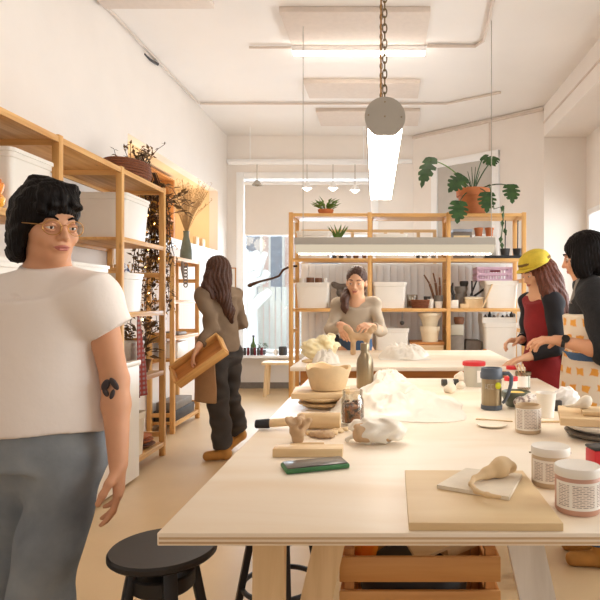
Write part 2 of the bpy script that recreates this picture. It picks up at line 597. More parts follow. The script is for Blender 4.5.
# ------------------------------------------------------------------ smooth solids
class SDF:
    def __init__(s, vox=0.006):
        s.v = vox
        s.ops = []
        s.disp = None

    def cap(s, a, b, ra, rb=None, k=0.02, sq=None, fac=1.0, op='u'):
        s.ops.append(('c', np.array(a, float), np.array(b, float), ra, ra if rb is None else rb, k, None if sq is None else np.array(Vector(sq).normalized(), float), fac, op))
        return s

    def cone(s, a, b, ra, rb=None, k=0.02, sq=None, fac=1.0, op='u'):
        s.ops.append(('k', np.array(a, float), np.array(b, float), ra, ra if rb is None else rb, k, None if sq is None else np.array(Vector(sq).normalized(), float), fac, op))
        return s

    def path(s, pts, rs, k=0.02, **kw):
        for i in range(len(pts) - 1):
            s.cap(pts[i], pts[i + 1], rs[i], rs[i + 1], k, **kw)
        return s

    def ell(s, c, r, fr=None, k=0.02, op='u'):
        r = (r, r, r) if isinstance(r, (int, float)) else r
        s.ops.append(('e', np.array(c, float), np.array(r, float), np.eye(3) if fr is None else np.array(fr, float), k, op))
        return s

    def cut(s, p, n):
        s.ops.append(('p', np.array(p, float), np.array(Vector(n).normalized(), float)))
        return s

    def mesh(s, name, relax=1):
        lo, hi = np.full(3, 1e9), np.full(3, -1e9)
        for o in s.ops:
            if o[0] in 'ck' and o[8] == 'u':
                r = max(o[3], o[4])
                lo = np.minimum(lo, np.minimum(o[1], o[2]) - r)
                hi = np.maximum(hi, np.maximum(o[1], o[2]) + r)
            elif o[0] == 'e' and o[5] == 'u':
                lo = np.minimum(lo, o[1] - o[2].max())
                hi = np.maximum(hi, o[1] + o[2].max())
        lo -= 0.03
        hi += 0.03
        v = s.v
        n = np.ceil((hi - lo) / v).astype(int) + 1
        D = np.full(n, 0.2, np.float32)
        ax = [(lo[i] + v * np.arange(n[i])).astype(np.float32) for i in range(3)]

        def sub(l, h):
            i0 = np.maximum(np.floor((l - lo) / v).astype(int), 0)
            i1 = np.minimum(np.ceil((h - lo) / v).astype(int) + 1, n)
            sl = tuple(slice(int(a), int(max(a, b))) for a, b in zip(i0, i1))
            return sl, ax[0][sl[0]][:, None, None], ax[1][sl[1]][None, :, None], ax[2][sl[2]][None, None, :]

        for o in s.ops:
            if o[0] in 'ck':
                kind, a, b, ra, rb, k, w, fac, op = o
                r = max(ra, rb) + k + 3 * v
                sl, X, Y, Z = sub(np.minimum(a, b) - r, np.maximum(a, b) + r)
                if 0 in [q.stop - q.start for q in sl]:
                    continue
                px, py, pz = X - a[0], Y - a[1], Z - a[2]
                ab = b - a
                if w is not None:
                    t = (px * w[0] + py * w[1] + pz * w[2]) * (fac - 1)
                    px, py, pz = px + w[0] * t, py + w[1] * t, pz + w[2] * t
                    ab = ab + w * (fac - 1) * (ab @ w)
                raw = (px * ab[0] + py * ab[1] + pz * ab[2]) / max(ab @ ab, 1e-9)
                h = np.clip(raw, 0, 1)
                if kind == 'c':
                    d = np.sqrt((px - ab[0] * h) ** 2 + (py - ab[1] * h) ** 2 + (pz - ab[2] * h) ** 2) - (ra + (rb - ra) * h)
                else:
                    L_ = math.sqrt(ab @ ab)
                    d = np.sqrt((px - ab[0] * raw) ** 2 + (py - ab[1] * raw) ** 2 + (pz - ab[2] * raw) ** 2) - (ra + (rb - ra) * h)
                    d = np.maximum(d, np.maximum(-raw * L_, (raw - 1) * L_))
            elif o[0] == 'e':
                _, c, r, fr, k, op = o
                m = r.max() + k + 3 * v
                sl, X, Y, Z = sub(c - m, c + m)
                if 0 in [q.stop - q.start for q in sl]:
                    continue
                px, py, pz = X - c[0], Y - c[1], Z - c[2]
                q = [(px * fr[0, i] + py * fr[1, i] + pz * fr[2, i]) for i in range(3)]
                k0 = np.sqrt(sum((q[i] / r[i]) ** 2 for i in range(3)))
                k1 = np.sqrt(sum((q[i] / r[i] ** 2) ** 2 for i in range(3)))
                d = k0 * (k0 - 1) / np.maximum(k1, 1e-6)
            else:
                _, p, nn = o
                d = (ax[0][:, None, None] - p[0]) * nn[0] + (ax[1][None, :, None] - p[1]) * nn[1] + (ax[2][None, None, :] - p[2]) * nn[2]
                D = np.maximum(D, d.astype(np.float32))
                continue
            d = d.astype(np.float32)
            cur = D[sl]
            if op == 'u':
                h = np.clip(0.5 + 0.5 * (cur - d) / k, 0, 1)
                D[sl] = cur + (d - cur) * h - k * h * (1 - h)
            else:
                h = np.clip(0.5 - 0.5 * (cur + d) / k, 0, 1)
                D[sl] = cur + (-d - cur) * h + k * h * (1 - h)
        if s.disp:
            near = np.argwhere(np.abs(D) < 0.05)
            pts = lo + near * v
            D[near[:, 0], near[:, 1], near[:, 2]] += s.disp(pts).astype(np.float32)
        D[0], D[-1], D[:, 0], D[:, -1], D[:, :, 0], D[:, :, -1] = [np.maximum(q, 0.01) for q in (D[0], D[-1], D[:, 0], D[:, -1], D[:, :, 0], D[:, :, -1])]
        S = D < 0
        cn = [(i, j, k) for i in (0, 1) for j in (0, 1) for k in (0, 1)]
        nx, ny, nz = D.shape
        cnt = sum(S[i:nx - 1 + i, j:ny - 1 + j, k:nz - 1 + k].astype(np.int8) for i, j, k in cn)
        act = (cnt > 0) & (cnt < 8)
        cells = np.argwhere(act)
        idx = np.full(act.shape, -1, np.int32)
        idx[act] = np.arange(len(cells))
        acc = np.zeros((len(cells), 3))
        num = np.zeros(len(cells))
        for a in cn:
            for ax_ in range(3):
                if a[ax_]:
                    continue
                b = list(a)
                b[ax_] = 1
                A, B = np.array(a), np.array(b)
                ca, cb = cells + A, cells + B
                da, db = D[ca[:, 0], ca[:, 1], ca[:, 2]], D[cb[:, 0], cb[:, 1], cb[:, 2]]
                m = (da < 0) != (db < 0)
                t = da[m] / (da[m] - db[m])
                acc[m] += A + t[:, None] * (B - A)
                num[m] += 1
        V = lo + v * (cells + acc / num[:, None])
        Fs = []
        for d in range(3):
            sl0 = [slice(1, -1)] * 3
            sl1 = [slice(1, -1)] * 3
            sl0[d] = slice(0, -1)
            sl1[d] = slice(1, None)
            s0, s1 = S[tuple(sl0)], S[tuple(sl1)]
            e = np.argwhere(s0 != s1)
            off = np.array([1, 1, 1])
            off[d] = 0
            inside = s0[e[:, 0], e[:, 1], e[:, 2]]
            e = e + off
            u, w_ = (d + 1) % 3, (d + 2) % 3
            q = []
            for du, dw in ((-1, -1), (0, -1), (0, 0), (-1, 0)):
                f = e.copy()
                f[:, u] += du
                f[:, w_] += dw
                q.append(idx[f[:, 0], f[:, 1], f[:, 2]])
            q = np.stack(q, 1)
            q[~inside] = q[~inside][:, ::-1]
            Fs.append(q)
        Fa = np.concatenate(Fs)
        for _ in range(relax):
            sm = np.zeros_like(V)
            ct = np.zeros(len(V))
            for a, b in ((0, 1), (1, 2), (2, 3), (3, 0)):
                np.add.at(sm, Fa[:, a], V[Fa[:, b]])
                np.add.at(ct, Fa[:, a], 1)
                np.add.at(sm, Fa[:, b], V[Fa[:, a]])
                np.add.at(ct, Fa[:, b], 1)
            V = V * 0.5 + 0.5 * sm / ct[:, None]
        me = bpy.data.meshes.new(name)
        me.from_pydata(V.tolist(), [], Fa.tolist())
        me.update()
        return me

    def build(s, name, m, parent=None, relax=1, origin=None):
        me = s.mesh(name, relax)
        if origin is not None:
            me.transform(Matrix.Translation(-Vector(origin)))
        return link(name, me, m, parent, 0)

# ------------------------------------------------------------------ the room
XL, XR, YB, ZC = -2.34, 2.0, 8.9, 3.75
YF = -4.0
struct('floor', MB().bx(-3.2, 3.4, YF, 9.1, -0.1, 0.0), M['floor'])
struct('ceiling', MB().bx(-3.2, 3.4, YF, 9.1, ZC, ZC + 0.1), M['ceil'])
# left wall with a long lit opening above a shelf rail
A0, A1, AZ0, AZ1 = 5.46, 8.4, 1.99, 2.83
b = MB()
b.bx(XL - 0.12, XL, YF, A0, 0, ZC)
b.bx(XL - 0.12, XL, A1, YB, 0, ZC)
b.bx(XL - 0.12, XL, A0, A1, 0, AZ0)
b.bx(XL - 0.12, XL, A0, A1, AZ1, ZC)
struct('wall_left', b, M['wall'])
b = MB()
b.bx(XL - 0.80, XL - 0.72, A0 - 0.1, A1 + 0.1, 1.8, 3.0)
b.bx(XL - 0.72, XL - 0.121, A0 - 0.1, A0, 1.8, 3.0)
b.bx(XL - 0.72, XL - 0.121, A1, A1 + 0.1, 1.8, 3.0)
b.bx(XL - 0.72, XL - 0.121, A0, A1, AZ1, 3.0)
b.bx(XL - 0.72, XL - 0.121, A0, A1, 1.8, AZ0)
struct('wall_alcove', b, M['warmwall'])
struct('trim_1', MB().bx(XL, XL + 0.05, 5.12, A1, 1.95, 1.985, 0.008).bx(XL, XL + 0.025, 5.12, A1, 1.88, 1.95), M['trim'])
# back wall with the tall shop window
WX0, WX1, WZ0, WZ1 = -2.20, -0.10, 0.52, 3.2
b = MB()
b.bx(XL - 0.12, WX0, YB, YB + 0.2, 0, ZC)
b.bx(WX1, 0.42, YB, YB + 0.2, 0, ZC)
b.bx(WX0, WX1, YB, YB + 0.2, 0, WZ0)
b.bx(WX0, WX1, YB, YB + 0.2, WZ1, ZC)
struct('wall_back', b, M['wall'])
struct('trim_2', MB().bx(XL, 0.40, YB - 0.05, YB, ZC - 0.42, ZC - 0.36, 0.01), M['trim'])
struct('baseboard_back', MB().bx(XL, 0.40, YB - 0.015, YB, 0, 0.09), M['greyc'])
b = MB()
for x0, x1, z0, z1 in ((WX0, WX0 + 0.11, WZ0, WZ1), (WX1 - 0.11, WX1, WZ0, WZ1), (WX0 + 0.11, WX1 - 0.11, WZ1 - 0.1, WZ1), (WX0 + 0.11, WX1 - 0.11, WZ0, WZ0 + 0.05)):
    b.bx(x0, x1, YB - 0.03, YB + 0.12, z0, z1, 0.006)
w1 = struct('window_1', b, M['trim'])
MB().bx(WX0 + 0.11, WX1 - 0.11, YB + 0.06, YB + 0.068, WZ0 + 0.05, WZ1 - 0.1).build('pane', M['glass'], w1)
MB().bx(WX0 - 0.02, WX1 + 0.05, YB - 0.36, YB - 0.031, WZ0 - 0.04, WZ0 - 0.001, 0.006).build('window_sill', M['trim'], w1)
o = thing('roller_blind', 'pale grey roller blind half lowered over the shop window', 'blind', (WX0 + 0.12, YB - 0.02, 0))
MB().bx(0, WX1 - WX0 - 0.24, 0.012, 0.018, 2.28, 3.06).build('fabric', M['blind'], o)
MB().cyl((0, 0.0, 3.04), (WX1 - WX0 - 0.24, 0.0, 3.04), 0.028).build('roller', M['trim'], o)
MB().bx(0, WX1 - WX0 - 0.24, 0.004, 0.026, 2.26, 2.285, 0.004).build('bottom_rail', M['trim'], o)

# angled wall at the back right, with the tall frosted door
p0, p1 = Vector((0.42, YB, 0)), Vector((2.0, 7.55, 0))
ang = math.atan2(p1.y - p0.y, p1.x - p0.x)
ln = (p1 - p0).length
o = struct('wall_angled', MB().bx(0, ln, 0, 0.15, 0, ZC), M['wall'])
o.location = p0
o.rotation_euler = (0, 0, ang)
o = struct('trim_3', MB().bx(0, ln, -0.03, 0, ZC - 0.06, ZC - 0.03).bx(ln * .62, ln * .635, -0.012, 0, 3.25, ZC - 0.06), M['panel'])
o.location = p0
o.rotation_euler = (0, 0, ang)
b = MB()
dx0, dx1, dz = 0.45, 1.35, 3.2
b.bx(dx0 - 0.1, dx0, -0.04, 0, 0, dz + 0.1, 0.006).bx(dx1, dx1 + 0.1, -0.04, 0, 0, dz + 0.1, 0.006).bx(dx0 - 0.1, dx1 + 0.1, -0.045, 0, dz, dz + 0.1, 0.006)
b.bx(dx0, dx1, -0.03, 0, 2.12, 2.2)
d1 = struct('door_1', b, M['trim'])
d1.location = p0
d1.rotation_euler = (0, 0, ang)
MB().bx(dx0, dx1, -0.015, -0.002, 2.2, dz).build('transom_panel', M['greydoor'], d1)
MB().bx(dx0, dx1, -0.02, -0.002, 0, 2.12).build('door_leaf', M['trim'], d1)
# low boarded partition behind the far shelving
b = MB()
b.bx(-0.99, 1.52, 7.1, 7.16, 0, 1.74)
for i in range(31):
    x = -0.985 + i * 0.0805
    b.bx(x + 0.003, x + 0.077, 7.088, 7.1, 0.02, 1.72, 0.003)
struct('wall_partition', b, M['trim'])

# right wall: deep window recess under a beam
RX, RZ, RY = 2.53, 3.36, 7.55
b = MB()
b.bx(XR, XR + 0.1, YF, RY, RZ, ZC)
b.bx(XR + 0.1, RX + 0.2, YF, RY, RZ, RZ + 0.1)
b.bx(XR - 0.0, RX + 0.2, RY, RY + 0.15, 0, ZC)
struct('wall_beam', b, M['wall'])
b = MB()
wy0, wy1, wz0, wz1 = 0.4, 7.45, 0.95, 2.43
b.bx(RX, RX + 0.15, YF, wy0, 0, RZ).bx(RX, RX + 0.15, wy1, RY, 0, RZ).bx(RX, RX + 0.15, wy0, wy1, 0, wz0).bx(RX, RX + 0.15, wy0, wy1, wz1, RZ)
struct('wall_right', b, M['wall'])
b = MB()
b.bx(RX - 0.02, RX + 0.1, wy0, wy1, wz1 - 0.07, wz1, 0.006).bx(RX - 0.02, RX + 0.1, wy0, wy1, wz0, wz0 + 0.07, 0.006)
for y in (wy0, 1.8, 3.2, 4.6, 6.0, wy1 - 0.07):
    b.bx(RX - 0.02, RX + 0.1, y, y + 0.07, wz0 + 0.07, wz1 - 0.07, 0.006)
w2 = struct('window_2', b, M['trim'])
MB().bx(RX + 0.04, RX + 0.048, wy0, wy1, wz0 + 0.07, wz1 - 0.07).build('pane', M['glass'], w2)
MB().bx(RX - 0.16, RX - 0.021, wy0, wy1, wz0 - 0.04, wz0 - 0.001, 0.006).build('window_sill', M['trim'], w2)
struct('trim_4', MB().bx(XR - 0.012, XR, YF, RY, RZ + 0.17, RZ + 0.19), M['panel'])

# ceiling: conduit runs and felt panels
b = MB()
b.tube([(-2.28, 7.4, ZC - 0.02), (0.75, 7.4, ZC - 0.02), (1.35, 7.0, ZC - 0.02)], 0.014, 8)
b.tube([(-1.30, 5.75, ZC - 0.02), (-0.9, 5.75, ZC - 0.02)], 0.012, 8)
b.tube([(0.40, 5.72, ZC - 0.02), (0.86, 5.72, ZC - 0.02), (0.92, 5.6, ZC - 0.02), (0.86, 4.6, ZC - 0.02)], 0.016, 8)
b.tube([(-2.3, 4.3, ZC - 0.015), (-2.3, 7.4, ZC - 0.015)], 0.008, 8)
struct('trim_5', b, M['panel'])
for x0, x1, y0, y1, lab in ((-0.88, 0.38, 4.98, 5.62, 'largest beige ceiling panel, in front of the glowing tube'),
                            (-0.90, 0.39, 6.62, 7.12, 'beige ceiling panel between the glowing tube and the far small panel'),
                            (-0.88, 0.45, 7.62, 8.25, 'farthest beige ceiling panel, near the shop window wall'),
                            (-2.30, -1.40, 4.2, 4.93, 'beige ceiling panel at the top left beside the left wall')):
    single('ceiling_panel', MB().bx(x0, x1, y0, y1, ZC - 0.05, ZC - 0.001, 0.006), M['panel'], lab, 'ceiling panel', group='felt ceiling panels')
o = thing('tube_light', 'thin fluorescent tube fixed to the ceiling behind the largest panel', 'light', (-0.25, 5.78, ZC))
MB().bx(-0.64, 0.64, -0.03, 0.03, -0.05, 0, 0.004).build('housing', M['trim'], o)
MB().cyl((-0.63, 0, -0.068), (0.63, 0, -0.068), 0.018).build('tube', M['tubelamp'], o)
# spot lights by the shop window
tr = thing('light_track', 'thin white light track hanging across the shop window head', 'track', (-1.1, 8.45, 3.22))
MB().bx(-1.1, 1.0, -0.015, 0.015, 0, 0.03).build('rail', M['trim'], tr)
MB().cyl((-0.8, 0, 0.03), (-0.8, 0, ZC - 3.22), 0.005, n=6).build('rod', M['trim'], tr)
MB().cyl((0.8, 0, 0.03), (0.8, 0, ZC - 3.22), 0.005, n=6).build('rod', M['trim'], tr)
for x, y, lit, lab in ((257, 184, 0, 'small unlit clear spotlight, leftmost over the shop window'),
                       (307, 187, 1, 'lit spotlight second from left over the shop window'),
                       (333, 187, 1, 'brightest lit spotlight, third from left over the shop window'),
                       (355, 189, 1, 'lit spotlight rightmost over the shop window')):
    q = P(x, y, 8.45)
    o = thing('spotlight', lab, 'spotlight', q, 0, 'spotlights over the shop window')
    MB().cyl((0, 0, 0.04), (0, 0, 3.219 - q.z), 0.006, n=8).build('stem', M['grey'], o)
    MB().lathe([(0.012, 0.06), (0.03, 0.045), (0.075, -0.02), (0.07, -0.02), (0.028, 0.035), (0, 0.04)], n=20).build('lamp_shade', M['grey'] if not lit else M['trim'], o)
    MB().ball((0, 0, -0.005), 0.05 if lit else 0.03, 12).build('bulb', M['spot'] if lit else M['clear'], o)

# outside the shop window
b = MB()
b.bx(-9, 5, 9.4, 20, -0.3, -0.2)
struct('pavement', b, M['pave'])
b = MB()
for i in range(46):
    b.bx(-4.2 + i * 0.11, -4.11 + i * 0.11, 11.0, 11.03, -0.2, 1.55)
fo = thing('garden_fence', 'white picket fence outside the shop window', 'fence', (0, 0, 0))
b.build('picket', M['fence'], fo)
MB().bx(-4.2, 0.8, 11.03, 11.07, 0.2, 0.3).bx(-4.2, 0.8, 11.03, 11.07, 1.2, 1.3).build('rail', M['fence'], fo)
tr_ = thing('painted_plant_standin', 'white branching shape outside, standing in for the plant painted on the shop window', 'painted_plant_standin', P(250, 300, 10.2).xy.to_3d() + Vector((0, 0, -.2)))  # stands in for the painting on the glass, moved outside to catch light
def tpt(x, y, d=10.2):
    return P(x, y, d) - tr_.location
MB().tube([tpt(252, 386), tpt(251, 330), tpt(251, 290), tpt(250, 268), tpt(250, 252)], [.14, .12, .10, .09, .085], 10).build('trunk', M['decal'], tr_)
for k, pts in enumerate((((250, 292), (256, 274), (262, 260), (265, 254)), ((250, 280), (245, 266), (240, 252)), ((251, 270), (248, 260), (245, 252)), ((253, 284), (262, 280), (267, 272)),
                         ((249, 304), (242, 294), (237, 286)), ((251, 310), (261, 298), (269, 292)), ((256, 274), (257, 262), (256, 253)), ((243, 262), (237, 262), (234, 258)))):
    MB().tube([tpt(x, y, 10.2 + .25 * math.sin(k * 2 + q)) for q, (x, y) in enumerate(pts)], [.075, .085, .07, .05][:len(pts)], 8).build('branch', M['decal'], tr_)
h = thing('building', 'pink brick house with grey windows across the street', 'building', (0, 15, 0))
MB().bx(-7, 2, 0, 0.4, -0.3, 7).build('wall', M['facade'], h)
for x0, x1, z0, z1 in ((-3.75, -3.05, 1.2, 3.6), (-2.9, -2.5, 1.2, 3.6), (-1.9, -1.1, 2.0, 3.2), (-5.5, -4.4, 1.2, 3.6)):
    f = MB().bx(x0, x1, -0.08, -0.001, z0, z1, 0.01).build('window', M['decal'], h)
    MB().bx(x0 + 0.06, x1 - 0.06, -0.1, -0.081, z0 + 0.06, z1 - 0.06).build('pane', M['wing'], f)

# ------------------------------------------------------------------ shelving
LV = (0.10, 0.70, 1.20, 1.74, 2.225)


def shelving(name, label, x0, x1, y0, y1, axis, marks, levels_by_bay, ht, rungs=True):
    """pine unit: side frames at marks along axis, boards between them; x0..x1 / y0..y1 is its plan"""
    t = thing(name, label, 'shelving unit', (0, 0, 0), 0, 'pine shelving units')
    pt = 0.044
    for m_ in marks:
        for e in (0, 1):
            if axis == 'y':
                xx = (x0, x0 + pt) if e == 0 else (x1 - pt, x1)
                yy = (m_ - pt / 2, m_ + pt / 2)
            else:
                xx = (m_ - pt / 2, m_ + pt / 2)
                yy = (y0, y0 + pt) if e == 0 else (y1 - pt, y1)
            MB().bx(xx[0], xx[1], yy[0], yy[1], 0, ht, 0.003).build('post', W['pine_z'], t)
        for z in (0.16, 0.95, 1.5, ht - 0.06):
            if axis == 'y':
                MB().bx(x0 + pt, x1 - pt, m_ - 0.009, m_ + 0.009, z, z + 0.04).build('rung', W['pine_x'], t)
            else:
                MB().bx(m_ - 0.009, m_ + 0.009, y0 + pt, y1 - pt, z, z + 0.04).build('rung', W['pine_y'], t)
    for (a, c), lv in zip(zip(marks, marks[1:]), levels_by_bay):
        for z in lv:
            if axis == 'y':
                MB().bx(x0 + 0.002, x1 - 0.002, a + 0.023, c - 0.023, z, z + 0.02, 0.002).bx(x1 - 0.022, x1 - 0.002, a + 0.023, c - 0.023, z - 0.016, z).bx(x0 + 0.002, x0 + 0.02, a + 0.023, c - 0.023, z - 0.025, z).build('shelf', W['pine_y'], t)
            else:
                MB().bx(a + 0.023, c - 0.023, y0 + 0.002, y1 - 0.002, z, z + 0.02, 0.002).bx(a + 0.023, c - 0.023, y0 + 0.002, y0 + 0.022, z - 0.016, z).build('shelf', W['pine_x'], t)
    return t


SX0, SX1 = -2.335, -1.855
shelving('shelving_unit', 'tall pine shelving unit along the left wall behind the woman in white', SX0, SX1, 0, 0, 'y', (2.62, 3.44, 4.25, 5.06),
         ((1.20, 1.74, LV[4]), (1.20, LV[4]), (LV[0], LV[1], LV[2], LV[3], LV[4])), 2.255)
BY0, BY1 = 6.46, 6.96
shelving('shelving_unit', 'wide pine shelving unit of three bays standing across the back of the studio', 0, 0, BY0, BY1, 'x', (-1.015, -0.165, 0.685, 1.50),
         ((0.3, LV[2], LV[3], LV[4]), (0.3, LV[2], LV[3], LV[4]), (0.3, LV[2], LV[3], LV[4])), 2.255)
shelving('shelving_unit', 'low narrow pine shelving unit past the vine, under the vase of dry grass', -2.33, -2.06, 0, 0, 'y', (5.88, 6.66), ((0.08, 0.70, 0.93, 1.29, 1.72),), 1.74)


def tote(label, loc, w, d, h, rz=0.0, m='tote', group='white storage tubs'):
    """rectangular tapered tub, rim lip, hand recess"""
    t = thing('storage_tub', label, 'storage tub', loc, rz, group)
    b = MB()

    def ring(wd, dp, z, r=0.03):
        pts = []
        for cx, cy, a0 in ((wd / 2 - r, dp / 2 - r, 0), (-wd / 2 + r, dp / 2 - r, 90), (-wd / 2 + r, -dp / 2 + r, 180), (wd / 2 - r, -dp / 2 + r, 270)):
            for k in range(4):
                a = math.radians(a0 + k * 30)
                pts.append(b.bm.verts.new((cx + r * math.cos(a), cy + r * math.sin(a), z)))
        return pts
    k = 0.86
    rs = [ring(w * k * .5, d * k * .5, 0.001), ring(w * k, d * k, 0.001), ring(w * (k + .1 * .8), d * (k + .1 * .8), h - 0.05), ring(w * .965, d * .965, h - 0.045), ring(w * .965, d * .965, h - 0.02)]
    inn = [ring(w * .93, d * .93, h - 0.02), ring(w * .82, d * .82, 0.012), ring(w * .4, d * .4, 0.012)]
    al = rs + inn
    b.bm.faces.new(rs[0][::-1])
    for A, B in zip(al, al[1:]):
        for j in range(16):
            b.bm.faces.new((A[j], A[(j + 1) % 16], B[(j + 1) % 16], B[j]))
    b.bm.faces.new(al[-1])
    b.build('body', M[m], t)
    r = MB()
    b = r
    a_ = [ring(w * .90, d * .90, h - 0.02), ring(w, d, h - 0.02), ring(w, d, h, 0.032), ring(w * .92, d * .92, h, 0.025), ring(w * .90, d * .90, h - 0.02)]
    for A, B in zip(a_, a_[1:]):
        for j in range(16):
            b.bm.faces.new((A[j], A[(j + 1) % 16], B[(j + 1) % 16], B[j]))
    r.build('rim', M[m], t)
    MB().bx(w * .22, w * .32, -d * .47, -d * .455, h * .10, h * .10 + 0.012).build('maker_mark', M['greyc'], t) if h > 0.2 and d > .25 and group == 'white storage tubs' and label.startswith('white tub') else None
    return t


LX = (SX0 + SX1) / 2 + 0.03
TS = 0.0205  # board thickness
tote('large white tub on the upper left shelf behind the orange jar', (LX, 3.2, 1.74 + TS), .40, .40, .32, 0, 'tote', 'tubs on the left shelves')
tote('white tub on the middle left shelf, left of the woman in the white shirt', (LX, 3.02, 1.20 + TS), .40, .46, .30, 0, 'tote', 'tubs on the left shelves')
tote('white tub on the middle left shelf right behind the shoulder of the woman in white', (LX, 3.84, 1.20 + TS), .40, .5, .32, 0, 'tote', 'tubs on the left shelves')
tote('large white tub on the upper left shelf below the wicker basket', (LX, 4.56, 1.74 + TS), .40, .46, .33, 0, 'tote', 'tubs on the left shelves')
tote('white tub with patterned bag and sticks on top, on the middle left shelf', (LX + .02, 4.50, 1.20 + TS), .36, .34, .29, 0, 'tote', 'tubs on the left shelves')
tote('small white tub on the lowest left shelf beside the stacked saucers', (LX + .05, 4.52, 0.10 + TS), .32, .34, .33, 0, 'cream', 'tubs on the left shelves')
tote('small white tub on the lower left shelf behind the plaid towel', (LX + .03, 4.60, 0.70 + TS), .30, .26, .27, 0, 'tote', 'tubs on the left shelves')

o = thing('jar', 'orange and yellow glazed jar on the upper left shelf', 'jar', (-1.93, 2.93, 1.74 + TS))
MB().lathe([(0, 0), (.042, 0), (.062, .02), (.066, .05), (.05, .07), (.058, .09), (.064, .115), (.058, .125), (.04, .13), (0, .13)], n=28).build('body', M['orange'], o)
MB().lathe([(0, .131), (.05, .131), (.048, .142), (.012, .15), (.012, .165), (0, .168)], n=24).build('lid', M['orange'], o)

# white cabinet below the left shelves
o = thing('cabinet', 'low cream cabinet under the left shelves behind the woman in white', 'cabinet', (-1.84, 3.44, 0))
MB().bx(-.46, -.02, .06, .77, 0.06, .84, 0.004).build('body', M['cabinet'], o)
MB().bx(-.40, -.06, .10, .70, 0.0, .06).build('plinth', M['dark'], o)
dr = MB().bx(-.008, .035, -.62, .97, .02, .835, 0.006).build('door', M['cabinet'], o)
MB().bx(-.02, .045, -.62, .98, .836, .87, 0.006).build('top_rail', M['cabinet'], o)
MB().bx(-.44, -.02, -.60, -.04, 0.06, .84, 0.004).build('body', M['cabinet'], o)
MB().bx(-.40, -.06, -.56, -.08, 0.0, .06).build('plinth', M['dark'], o)

# towel
t = SDF(0.006)
b = MB()
vs, fs = [], []
nu, nv = 14, 24
for j in range(nv + 1):
    v = j / nv
    for i in range(nu + 1):
        u = i / nu
        wd = 0.03 + 0.17 * min(1, v * 1.5)
        vs.append((0.012 * math.sin(u * 9 + v * 2) * (0.3 + v) + 0.02 * v, (u - 0.5) * wd + 0.05 * v, -v * 0.60))
for j in range(nv):
    for i in range(nu):
        a = j * (nu + 1) + i
        fs.append((a, a + 1, a + nu + 2, a + nu + 1))
b.raw(vs, fs)
o = single('towel', b, M['plaid'], 'red and grey plaid towel hanging from the left shelving unit', 'towel', (-1.838, 4.47, 1.19))
sm = o.modifiers.new('thick', 'SOLIDIFY')
sm.thickness = 0.006
# bag, sticks in the tub
t = SDF(0.007)
t.ell((0, 0, .06), (.06, .05, .085))
t.ell((.02, .02, .1), (.04, .05, .06))
t.disp = lambda p: 0.006 * np.sin(p[:, 0] * 90) * np.sin(p[:, 1] * 80 + p[:, 2] * 60)
bagm = mat('blue_white_print', (228, 228, 230), 0.8, var=0.3, scale=28, col2=(50, 60, 100), contrast=(0.44, 0.5))
o = t.build('cloth_bag', bagm)
o.location = (-1.965, 4.445, 1.20 + TS + .2)
tag(o, 'blue and white patterned cloth bag on the tub of the middle left shelf', 'bag')
for i in range(6):
    b = MB().tube([(0, 0, 0), (.01 * math.sin(i * 2), .01, .17), (.02 * math.sin(i * 3), .02 * math.cos(i), .34)], [.011, .010, .008], 8)
    single('wooden_stick', b, W['pine_z'], 'one of the bare pale sticks bundled in the tub beside the patterned bag', 'stick', (-2.08 + .022 * i, 4.545 + .012 * (i % 3), 1.20 + TS + .02), 0, 'sticks in the tub')
# saucers and plant pot
for i, (z, r) in enumerate(((0, .14), (.034, .125), (.066, .115))):
    single('saucer', MB().lathe([(0, 0), (r * .6, 0), (r * .98, .026), (r, .03), (r * .9, .03), (r * .5, .012), (0, .01)], n=28), M['brownc' if i == 0 else 'terra'],
           ('lowest of the stacked brown saucers on the lowest left shelf', 'middle one of the stacked brown saucers on the lowest left shelf', 'top one of the stacked brown saucers on the lowest left shelf')[i], 'saucer', (-2.0, 4.84, .10 + TS + z), 0, 'saucers on the lowest left shelf')


def leafy(mb, c, spread, h, n, size, seed, droop=0.3, wide=.35):
    """n small pointed leaves on a loose clump"""
    r = random.Random(seed)
    for i in range(n):
        a = r.uniform(0, TAU)
        rr = spread * math.sqrt(r.random())
        p = Vector(c) + Vector((rr * math.cos(a), rr * math.sin(a), h * r.random()))
        d = Vector((math.cos(a), math.sin(a), r.uniform(-droop, 1.0))).normalized()
        leaf_blade(mb, p, d, size * r.uniform(.7, 1.2), wide, r.uniform(-1, 1))


def leaf_blade(mb, p, d, ln, wide=.35, tw=0.0):
    side = d.cross(Vector((0, 0, 1)))
    if side.length < .05:
        side = Vector((1, 0, 0))
    side.normalize()
    up = side.cross(d)
    side = (side * math.cos(tw) + up * math.sin(tw))
    up = side.cross(d)
    vs = [p, p + d * ln * .35 + side * ln * wide * .5 + up * ln * .06, p + d * ln * .4 - up * ln * .04, p + d * ln * .35 - side * ln * wide * .5 + up * ln * .06, p + d * ln - up * ln * .12]
    mb.raw(vs, [(0, 1, 2), (0, 2, 3), (1, 4, 2), (2, 4, 3)])


o = thing('potted_plant', 'dark leafy dried plant in a brown pot on the lower left shelf', 'plant', (-2.0, 4.90, .70 + TS))
MB().lathe([(0, 0), (.06, 0), (.085, .09), (.09, .1), (.08, .1), (.07, .02), (0, .02)], n=24).build('pot', M['brownc'], o)
b = MB()
leafy(b, (0, 0, .12), .09, .26, 70, .10, 3)
b.build('foliage', M['dleaf'], o)
b = MB()
for i in range(9):
    a = i * .7
    b.tube([(.02 * math.cos(a), .02 * math.sin(a), .03), (.05 * math.cos(a), .05 * math.sin(a), .2), (.10 * math.cos(a), .08 * math.sin(a), .36)], [.004, .003, .002], 5)
b.build('stem', M['twig'], o)

